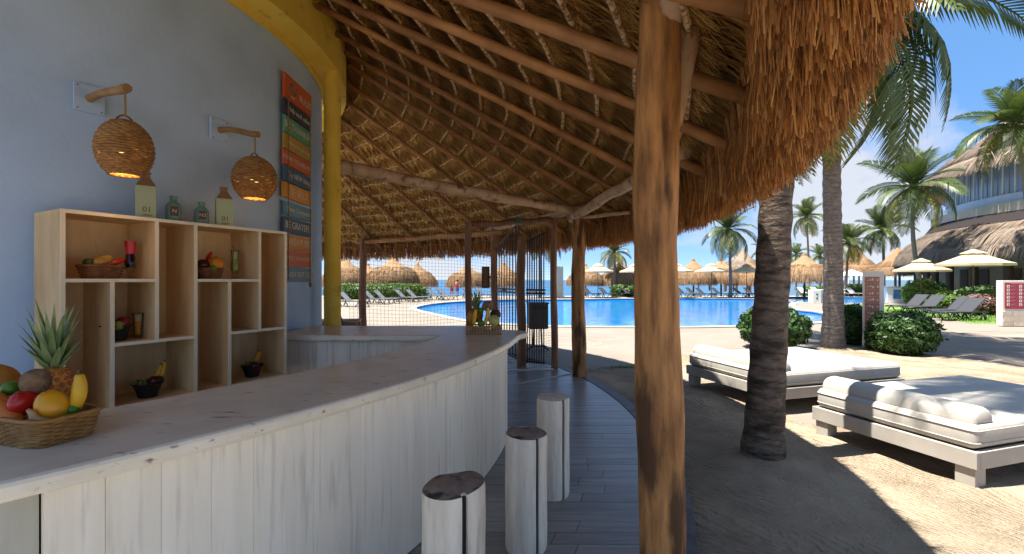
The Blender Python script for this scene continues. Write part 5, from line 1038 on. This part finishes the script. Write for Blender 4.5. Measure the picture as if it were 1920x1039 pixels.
for px, D, lb in ((1108, 42, 'dark far lounger just right of the dark post beside the gate'), (1138, 42.3, 'dark far lounger under the first cream parasol'), (1182, 42, 'dark far lounger peeping out left of the thick post'), (1285, 42, 'dark far lounger immediately right of the thick post'), (1303, 42.6, 'second dark far lounger right of the thick post'), (1322, 41.6, 'third dark far lounger right of the thick post'), (1352, 42.2, 'dark far lounger under the middle cream parasol'), (1392, 42, 'dark far lounger left of the leaning palm trunk'), (1412, 42.6, 'dark far lounger touching the leaning palm trunk in view')):
    lounger(mLoungeD, px, D, -52, lb, 'dark loungers across the pool')
lounger(mLoungeD, 1703, 22.4, 188, 'dark lounger by the building, farthest left of the four', 'dark loungers by the building'); lounger(mLoungeD, 1733, 21.6, 188, 'dark lounger by the building, second from left', 'dark loungers by the building')
lounger(mLoungeD, 1781, 19.2, 186, 'dark lounger by the building, second from right', 'dark loungers by the building'); lounger(mLoungeD, 1797, 18.0, 186, 'dark lounger by the building, nearest and farthest right', 'dark loungers by the building')
for px, lb in ((1511, 'pale lounger left of the grey trunk, nearer the leaning trunk'), (1536, 'pale lounger immediately left of the grey trunk'), (1584, 'pale lounger immediately right of the grey trunk'), (1603, 'pale lounger beside the totem across the wading pool')):
    lounger(mLoungeW, px, 43.2, -82, lb, 'pale loungers by the wading pool')

# ================================================================== CREAM PARASOLS
def make_parasol(R=1.42, H=3.0, zE=2.38):
    t = bpy.data.objects.new('parasol', None); t.empty_display_size = .1; COL.objects.link(t); n = 8; vs = []; fs = []; m = 16
    for q, sag in ((.10, 0), (.30, .012), (.34, .0), (.55, .04), (.8, .05), (1.0, .0)):
        for j in range(m): a = 2 * PI * j / m; rr_ = R * q * (1.0 if j % 2 == 0 else .95); vs.append((rr_ * math.cos(a), rr_ * math.sin(a), H - (H - zE) * q ** .92 - sag * (1 if j % 2 else .3)))
    fs += [(i * m + j, (i + 1) * m + j, (i + 1) * m + (j + 1) % m, i * m + (j + 1) % m) for i in range(5) for j in range(m)]; mb = MB(); mb.add(vs, fs); cn_ = mb.build('canopy', mCream, t)
    mb = MB(); vs = [(R * q * math.cos(2 * PI * j / m), R * q * math.sin(2 * PI * j / m), H + .10 - (H - zE) * q - (.03 if j % 2 and q > .1 else 0)) for q in (.01, .34) for j in range(m)]; mb.add(vs, [(j, m + j, m + (j + 1) % m, (j + 1) % m) for j in range(m)]); mb.build('vent_cap', mCream, cn_)
    mb = MB(); vs = [(R * (1.0 if j % 2 == 0 else .95) * math.cos(2 * PI * j / m), R * (1.0 if j % 2 == 0 else .95) * math.sin(2 * PI * j / m), zE - dz) for dz in (0.002, .11) for j in range(m)]; mb.add(vs, [(j, m + j, m + (j + 1) % m, (j + 1) % m) for j in range(m)]); mb.build('valance', mCream, cn_)
    mb = MB(); mb.tube([(0, 0, 0), (0, 0, H + .12)], .03, 8); mb.build('pole', mChair, t)
    for j in range(n): a = 2 * PI * j / n; mb = MB(); mb.tube([(0, 0, H - .55), (R * .5 * math.cos(a), R * .5 * math.sin(a), H - (H - zE) * .52 - .04)], .012, 5); mb.build('rib', mDryWood, t)
    mb = MB(); mb.lathe([(0, .0), (.28, 0), (.28, .06), (.05, .09), (.05, .3), (0, .3)], 14); mb.build('base', mConc, t); return t
par = None
for px, D, s, lb in ((1121, 40.5, 1, 'cream parasol beside the dark post, leftmost of the far ones'), (1190, 41, 1, 'cream parasol half hidden by the thick foreground post'), (1268, 40, 1, 'cream parasol emerging from behind the thick post on its right'), (1334, 40, 1, 'cream parasol in the open between thick post and leaning trunk'), (1400, 41, 1, 'cream parasol just left of the leaning palm trunk'), (1474, 41, 1, 'cream parasol just right of the leaning palm trunk'), (1727, 24.6, .9, 'cream parasol by the building, left of the two'), (1825, 21.8, 1, 'cream parasol by the building, larger right one')):
    if par is None: par = make_parasol(); o_ = par
    else: o_ = copy_tree(par)
    o_.location = (xa(px, D), D, 0); o_.rotation_euler = (0, 0, rad(px * 7 % 45)); o_.scale = (s, s, s); tag(o_, lb, 'parasol', 'cream canvas parasols')
t = thing('white_canopy', 'white square canopy tent behind the pale loungers', 'canopy', (xa(1596, 48), 48, -.05)); mb = MB(); mb.add([(-1.15, -1.15, 2.1), (1.15, -1.15, 2.1), (1.15, 1.15, 2.1), (-1.15, 1.15, 2.1), (0, 0, 2.75)], [(0, 1, 4), (1, 2, 4), (2, 3, 4), (3, 0, 4)]); mb.build('roof', mWhite, t)
for sx in (-1, 1):
    for sy in (-1, 1): MB().box((sx * 1.08, sy * 1.08, 1.05), (.07, .07, 2.1)).build('leg', mWhite, t)

# ================================================================== THATCHED BEACH UMBRELLAS AND HUTS
def make_hut(seed, tall=1.0):
    r_ = np.random.default_rng(seed); t = bpy.data.objects.new('thatched_umbrella', None); t.empty_display_size = .1; COL.objects.link(t)
    R, zt, zk, ze = 2.3, 3.75 * tall, 2.35, 1.25; prof = [(.02, zt), (.18, zt - .12), (.55, zt - .5), (1.1, zt - .9), (1.65, zk + .32), (2.05, zk - .15), (2.25, ze + .55), (2.25, ze + .12), (2.0, ze + .2), (1.3, zk - .2), (.1, zt - .6)]
    mb = MB(); mb.lathe(prof, 40); mb.build('thatch', mHutThatch, t, smooth=True, angle=60)
    n = 2600; a = r_.uniform(0, 2 * PI, n); lv = r_.integers(0, 3, n); rt = np.choose(lv, [1.15, 1.8, 2.16]) + r_.normal(0, .06, n); ztop = np.choose(lv, [zt - .95, zk + .12, ze + .75]) + .05; rb = np.choose(lv, [1.75, 2.2, 2.36]) + r_.normal(0, .04, n); zbt = np.choose(lv, [zk + .22, ze + .6, ze]) + r_.normal(0, .07, n)
    P0 = np.stack([rt * np.cos(a), rt * np.sin(a), ztop], -1); a2 = a + r_.normal(0, .03, n); P2 = np.stack([rb * np.cos(a2), rb * np.sin(a2), zbt], -1); P1 = (P0 + P2) / 2 + np.stack([.05 * np.cos(a), .05 * np.sin(a), .03 + 0 * a], -1); W = np.stack([-np.sin(a), np.cos(a), 0 * a], -1) * r_.uniform(.012, .03, n)[:, None]
    tag(blades('thatch_ends', P0, P1, P2, W, mHutThatch, t), kind='stuff')
    mb = MB(); mb.tube([(0, 0, -.1), (.02, 0, 1.5), (0, 0, zt - .4)], .09, 8); mb.build('pole', mTrunk, t)
    mb = MB(); mb.lathe([(.24, zt - .22), (.16, zt + .02), (.05, zt + .16), (.0, zt + .18)], 12); mb.build('cap', mHutThatch, t)
    for k in range(6): aa = k * PI / 3; mb = MB(); mb.tube([(0, 0, zt - .7), (1.9 * math.cos(aa), 1.9 * math.sin(aa), ze + .65)], .035, 5); mb.build('rafter', mTrunk, t)
    return t
hp = [make_hut(1), make_hut(2, 1.05)]; used = [False, False]
for px, D, s, z, k, lb in ((737, 41, 1.02, -.12, 0, 'large tan thatched umbrella in the middle behind the grey loungers'), (648, 42, .98, -.25, 1, 'thatched umbrella just right of the yellow column'), (690, 49, .95, -.3, 0, 'thatched umbrella behind the orange-brown post'), (783, 50, .95, -.35, 1, 'thatched umbrella right of the large tan one by the sea'), (876, 47, .95, -.35, 0, 'thatched umbrella by the sea behind the far fruit basket'),
        (945, 50, .95, -.35, 1, 'thatched umbrella seen through the gate bars'), (1098, 46, .85, -.05, 0, 'thatched umbrella behind the first far parasol'), (1163, 46, .95, -.2, 1, 'thatched umbrella next to the yellow-fronded palm'), (1240, 47, .95, -.1, 0, 'thatched umbrella behind the thick foreground post'), (1300, 46, .95, -.1, 1, 'thatched umbrella right of the thick post, behind a parasol'), (1352, 47, 1.0, -.05, 0, 'thatched umbrella under the full-crowned palm'), (1405, 46, .9, -.1, 1, 'thatched umbrella left of the leaning trunk'), (1508, 40, 1.02, .05, 0, 'broad sunlit thatched umbrella between the two palm trunks'), (1440, 50, 1.0, .0, 1, 'thatched umbrella hidden behind the leaning trunk')):
    if not used[k]: o_ = hp[k]; used[k] = True
    else: o_ = copy_tree(hp[k])
    o_.location = (xa(px, D), D, z); o_.scale = (s, s, s); o_.rotation_euler = (0, 0, px); tag(o_, lb, 'thatched umbrella', 'thatched umbrellas by the beach')
def big_hut(px, D, R, ze, zt, label, mat, posts=8):
    t = thing('thatched_hut', label, 'hut', (xa(px, D), D, -.05)); mb = MB(); pr = [(.02, zt), (.3, zt - .25), (R * .45, ze + (zt - ze) * .52), (R * .8, ze + (zt - ze) * .24), (R * .98, ze + .35), (R, ze), (R * .93, ze + .06), (R * .7, ze + .5), (.1, zt - .6)]; mb.lathe(pr, 44); mb.build('roof', mat, t, smooth=True, angle=60)
    n = 3000; a = rng.uniform(0, 2 * PI, n); q = rng.integers(0, 3, n); r0 = R * np.choose(q, [.45, .8, .97]); z0 = np.choose(q, [ze + (zt - ze) * .53, ze + (zt - ze) * .26, ze + .36]); r1 = R * np.choose(q, [.80, .99, 1.02]) + rng.normal(0, .03, n); z1 = np.choose(q, [ze + (zt - ze) * .25, ze + .34, ze - .1]) + rng.normal(0, .06, n)
    P0 = np.stack([r0 * np.cos(a), r0 * np.sin(a), z0], -1); P2 = np.stack([r1 * np.cos(a), r1 * np.sin(a), z1], -1); P1 = (P0 + P2) / 2 + np.array([0, 0, .06]); W = np.stack([-np.sin(a), np.cos(a), 0 * a], -1) * rng.uniform(.012, .035, n)[:, None]; tag(blades('thatch_ends', P0, P1, P2, W, mat, t), kind='stuff')
    for k in range(posts): aa = 2 * PI * k / posts; mb = MB(); mb.tube([(R * .8 * math.cos(aa), R * .8 * math.sin(aa), 0), (R * .8 * math.cos(aa), R * .8 * math.sin(aa), ze + .45)], .09, 7); mb.build('post', mTrunk, t)
    return t
big_hut(1391, 62, 2.9, 2.9, 5.9, 'pointed grey thatched hut roof behind the middle parasols', mOldThatch); big_hut(1606, 50, 2.1, 2.5, 5.4, 'rusty brown thatched hut behind the low palm', mHutThatch); big_hut(1683, 38, 2.05, 2.1, 4.35, 'round thatched hut behind the totem beside the building', mHutThatch); big_hut(1345, 70, 3.6, 2.5, 4.4, 'low grey thatched roof far behind the parasols', mOldThatch)

# ================================================================== BALCONY BUILDING
BX, BY = 44.8, 26.4; BR = 15.0
def bp(a, r, z=0.0): return Vector((BX + r * math.cos(rad(a)), BY + r * math.sin(rad(a)), z))
bl = thing('hotel_building', 'round two-storey cream building with thatched roofs at the right', 'building', (BX, BY, 0), world=True)
b0, b1 = 140, 262
MB().arc((BX, BY), 14.2, 14.6, rad(b0 - 20), rad(b1), 0, 5.0, 60).build('ground_floor_wall', mTan, bl); MB().arc((BX, BY), 14.0, 15.0, rad(b0 - 20), rad(b1), 5.0, 6.28, 80).build('balcony_band', mCreamWall, bl, smooth=True, angle=30); MB().arc((BX, BY), 13.6, 14.0, rad(b0 - 20), rad(b1), 6.1, 9.3, 60).build('upper_wall', mFrameW, bl)
a = b0 - 14; k = 0
while a < b1 - 3:
    w_ = 3.2; f_ = MB().arc((BX, BY), 14.02, 14.14, rad(a), rad(a + .22), 6.3, 8.9, 2).build('window_post', mWhite, bl); wn = MB().arc((BX, BY), 14.03, 14.08, rad(a + .25), rad(a + w_), 6.32, 8.85, 4).build('window', mPane, bl)
    for j in range(1, 2): MB().arc((BX, BY), 14.085, 14.11, rad(a + .25 + j * (w_ - .25) / 2 - .05), rad(a + .25 + j * (w_ - .25) / 2 + .05), 6.34, 8.84, 1).build('mullion', mFrameW, wn)
    a += w_ + .04; k += 1
MB().arc((BX, BY), 14.3, 14.36, rad(b0 - 20), rad(b1), 6.29, 6.9, 60).build('balustrade', M('balcony_glass_panel', (.5, .55, .6), None, rough=.1), bl)
def ring_roof(name, prof, a0, a1, mat, n=110, ends=None):
    mb = MB(); mb.lathe(prof, n, (BX, BY, 0), rad(a0), rad(a1)); o_ = mb.build(name, mat, bl, smooth=True, angle=60)
    for (rt, ztp, rb, zbt, m, wd) in ends or []:
        aa = rng.uniform(a0, a1, m); A_ = np.radians(aa); r1_ = rb + rng.normal(0, .06, m); z1_ = zbt + rng.normal(0, .09, m)
        P0 = np.stack([BX + rt * np.cos(A_), BY + rt * np.sin(A_), np.full(m, ztp)], -1); P2 = np.stack([BX + r1_ * np.cos(A_ + rng.normal(0, .002, m)), BY + r1_ * np.sin(A_), z1_], -1); P1 = (P0 + P2) / 2 + np.stack([.08 * np.cos(A_), .08 * np.sin(A_), 0 * A_ + .08], -1); W = np.stack([-np.sin(A_), np.cos(A_), 0 * A_], -1) * rng.uniform(.5, 1.2, m)[:, None] * wd
        tag(blades('thatch_ends', P0, P1, P2, W, mat, o_), kind='stuff')
ring_roof('skirt_roof', [(14.9, 5.2), (15.6, 4.85), (16.3, 4.35), (16.9, 3.7), (17.2, 3.1), (17.1, 2.78), (16.7, 2.9), (15.6, 3.9), (14.6, 4.6)], b0 - 15, b1, mOldThatch, ends=[(15.0, 5.2, 16.1, 4.5, 6000, .03), (15.9, 4.7, 16.95, 3.65, 7000, .03), (16.8, 3.85, 17.3, 2.74, 7000, .03)])
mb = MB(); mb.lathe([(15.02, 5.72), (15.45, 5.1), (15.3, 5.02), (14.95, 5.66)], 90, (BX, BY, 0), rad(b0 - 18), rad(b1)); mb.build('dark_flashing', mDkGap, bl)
ring_roof('upper_roof', [(.3, 26), (4, 21.2), (9, 15.6), (13, 11.3), (15.4, 9.25), (15.75, 8.85), (15.7, 8.5), (15.2, 8.6), (13, 10.2), (4, 18)], b0 - 40, b1, mOldThatch, ends=[(13, 11.35, 15.0, 9.7, 5000, .03), (15.2, 9.45, 15.9, 8.4, 6000, .03)])
for aa in (150, 156, 163, 171, 179, 187): mb = MB(); p_ = bp(aa, 15.6); mb.tube([(p_.x, p_.y, 0), (p_.x, p_.y, 3.6)], .22, 10); mb.build('column', mChair, bl)
for aa in (160, 167, 175, 183): MB().arc((BX, BY), 14.61, 14.66, rad(aa), rad(aa + 3.2), .0, 2.3, 3).build('door', mChair, bl)
# ------------------------------------------------------------------ signs
t = thing('totem_sign', 'rendered totem pillar with terracotta tiles beside the round bush', 'sign', (xa(1637, 10.75), 10.75, 0), rad(-38)); MB().box((0, 0, .90), (.40, .30, 1.80)).build('pillar', mTotem, t, bevel=.008)
for k in range(9):
    zc = 1.60 - k * .155; tl = MB().box((-.02, -.155, zc), (.27, .014, .148)).build('tile', mTerra, t, bevel=.003)
    mb = MB(); mb.add([(.075, -.1635, zc - .03), (.105, -.1635, zc), (.075, -.1635, zc + .03), (.065, -.1635, zc + .022), (.088, -.1635, zc), (.065, -.1635, zc - .022)], [(0, 1, 4, 5), (1, 2, 3, 4)]); mb.build('arrow', mLetter, tl)
    mb = MB(); 
    for j in range(3): mb.box((-.10 + j * .045 + .01 * (k % 2), -.1632, zc + .012 * ((k + j) % 3 - 1)), (.028, .0016, .012 + .02 * ((k * 3 + j) % 3)))
    mb.build('glyph', mLetter, tl)
t = thing('information_board', 'crimson information panel with white icons on a stone-faced wall', 'sign', (xa(1905, 15.6), 15.6, 0), rad(-6)); wD = 1.05
MB().box((0, 0, .80), (wD, .22, 1.56)).build('wall', mTotem, t, bevel=.01)
for k in range(9): 
    row, cl = divmod(k, 3); MB().box((-.35 + cl * .35 + .03 * (row % 2), -.118, .10 + row * .17), (.335, .02, .16)).build('stone', M('stone_facing', (.42, .34, .26), (.56, .47, .37), scale=5, rough=.8, rnd=.15) if 'stone_facing' not in MATS else MATS['stone_facing'], t, bevel=.006)
pn = MB().box((.02, -.125, 1.06), (.96, .02, .90)).build('panel', mRed, t, bevel=.003)
for cl in range(2):
    for row in range(6):
        x_, z_ = -.36 + cl * .38, 1.38 - row * .125; MB().box((x_, -.1365, z_), (.085, .003, .09)).build('icon', mLetter, pn)
        mb = MB(); mb.ball((x_, -.139, z_ + .008), (.018, .002, .02), 8, 6); mb.box((x_, -.1385, z_ - .024), (.04, .0014, .012)); mb.build('pictogram', mRed, pn)
        mb = MB(); mb.box((x_ + .15, -.1362, z_ + .015), (.14, .0015, .012)); mb.box((x_ + .13, -.1362, z_ - .012), (.10, .0015, .008)); mb.build('print', M('faded_print', (.50, .18, .20), rough=.6) if 'faded_print' not in MATS else MATS['faded_print'], pn)
mb = MB(); mb.box((.0, -.1362, 1.475), (.6, .0015, .022)); mb.build('heading', MATS['faded_print'], pn)
t = thing('towel_kiosk', 'white kiosk counter with blue posters beside the building', 'kiosk', (xa(1690, 31), 31, 0), rad(-20)); MB().box((0, 0, .55), (1.9, .6, 1.1)).build('body', mWhite, t); MB().box((0, -.02, 1.13), (2.0, .75, .06)).build('top', mCreamWall, t, bevel=.01)
mBluePost = M('blue_poster', (.02, .12, .42), (.15, .35, .6), scale=5, rough=.5)
for x_ in (-.35, .45): MB().box((x_, -.306, .62), (.42, .012, .62)).build('poster', mBluePost, t)
t = thing('pool_feature_wall', 'low white and glass wall block between the two pools', 'wall', (xa(1545, 31.3), 31.0, 0), rad(0)); MB().box((-.85, 0, .45), (.55, .5, .92)).build('end_pier', mWhite, t, bevel=.01); MB().box((.3, .1, .45), (1.7, .3, .9)).build('wall_panel', M('pale_blue_panel', (.50, .60, .68), (.6, .68, .74), scale=2, rough=.4), t, bevel=.01)
MB().box((.2, .1, .93), (2.0, .42, .05)).build('coping', mWhite, t, bevel=.01)
for x_ in (-.2, .35, .9): MB().box((x_, -.06, .45), (.05, .03, .86)).build('mullion', mWhite, t)
for z_ in (.35, .62): MB().box((-.85, -.256, z_), (.12, .012, .12)).build('emblem', M('dark_emblem', (.05, .12, .2), rough=.5) if 'dark_emblem' not in MATS else MATS['dark_emblem'], t)
t = thing('concrete_column', 'pale square column standing behind the gate by the sea', 'column', (xa(1051, 40), 40.5, 0)); MB().box((0, 0, 1.4), (.55, .55, 2.8)).build('shaft', mCreamWall, t, bevel=.02); MB().box((0, 0, .08), (.8, .8, .16)).build('plinth', mCreamWall, t, bevel=.02)
t = thing('litter_bin', 'dark litter bin on a pedestal behind the barred gate', 'bin', (xa(1008, 10.3), 10.3, 0), rad(8)); MB().box((0, 0, .78), (.42, .36, .56)).build('body', mIron, t, bevel=.015); MB().box((0, 0, 1.075), (.46, .40, .035)).build('lid', mLoungeF, t, bevel=.01)
MB().box((0, -.183, .98), (.28, .01, .08)).build('slot', M('slot_black', (.004, .004, .004), rough=.9), t)
for sx in (-1, 1): mb = MB(); mb.tube([(sx * .08, 0, .5), (sx * .10, 0, .10), (sx * .26, 0, .01)], .022, 7); mb.build('leg', mIron, t)
MB().box((0, 0, .10), (.36, .20, .025)).build('foot_plate', mIron, t)
# people standing by the sea, a few pixels tall
def person(px, D, z, label, top_c, leg_c):
    t = thing('person', label, 'person', (xa(px, D), D, z)); sk = M('skin_tone', (.36, .20, .13), None, rough=.6) if 'skin_tone' not in MATS else MATS['skin_tone']
    me = bpy.data.meshes.new('body'); vs = [(0, 0, .95), (0, 0, 1.2), (0, 0, 1.42), (0, 0, 1.52), (0, .01, 1.66), (.10, 0, .90), (.11, .02, .5), (.12, 0, .06), (.13, -.14, .02), (-.10, 0, .90), (-.12, -.02, .5), (-.13, 0, .06), (-.13, -.14, .02), (.19, 0, 1.40), (.25, .02, 1.12), (.24, -.05, .86), (-.19, 0, 1.40), (-.26, .02, 1.12), (-.22, -.08, .88)]
    ed = [(0, 1), (1, 2), (2, 3), (3, 4), (0, 5), (5, 6), (6, 7), (7, 8), (0, 9), (9, 10), (10, 11), (11, 12), (2, 13), (13, 14), (14, 15), (2, 16), (16, 17), (17, 18)]; me.from_pydata(vs, ed, []); o_ = bpy.data.objects.new('body', me); link(o_, t); me.materials.append(sk)
    sm = o_.modifiers.new('skin', 'SKIN'); rr_ = [.13, .135, .13, .055, .095, .085, .06, .04, .035, .085, .06, .04, .035, .05, .042, .035, .05, .042, .035]
    for v_, q in zip(me.skin_vertices[0].data, rr_): v_.radius = (q, q)
    me.skin_vertices[0].data[0].use_root = True; o_.modifiers.new('sub', 'SUBSURF').render_levels = 1
    mb = MB(); mb.lathe([(.12, .92), (.165, 1.0), (.16, 1.2), (.175, 1.38), (.08, 1.48)], 14); mb.build('shirt', top_c, t, smooth=True); mb = MB(); mb.lathe([(.175, .60), (.18, .8), (.165, .98)], 14); mb.build('shorts', leg_c, t, smooth=True); mb = MB(); mb.ball((0, .02, 1.70), (.105, .115, .09), 12, 8); mb.build('hair', mChair, t, smooth=True)
person(857, 45, -.12, 'distant person in red top standing by the sea', fm('red_cloth', (.5, .05, .08), .8), fm('blue_cloth', (.05, .08, .3), .8)); person(847, 46, -.14, 'distant person in dark top standing by the sea', fm('navy_cloth', (.03, .04, .09), .8), FM['red_cloth'])
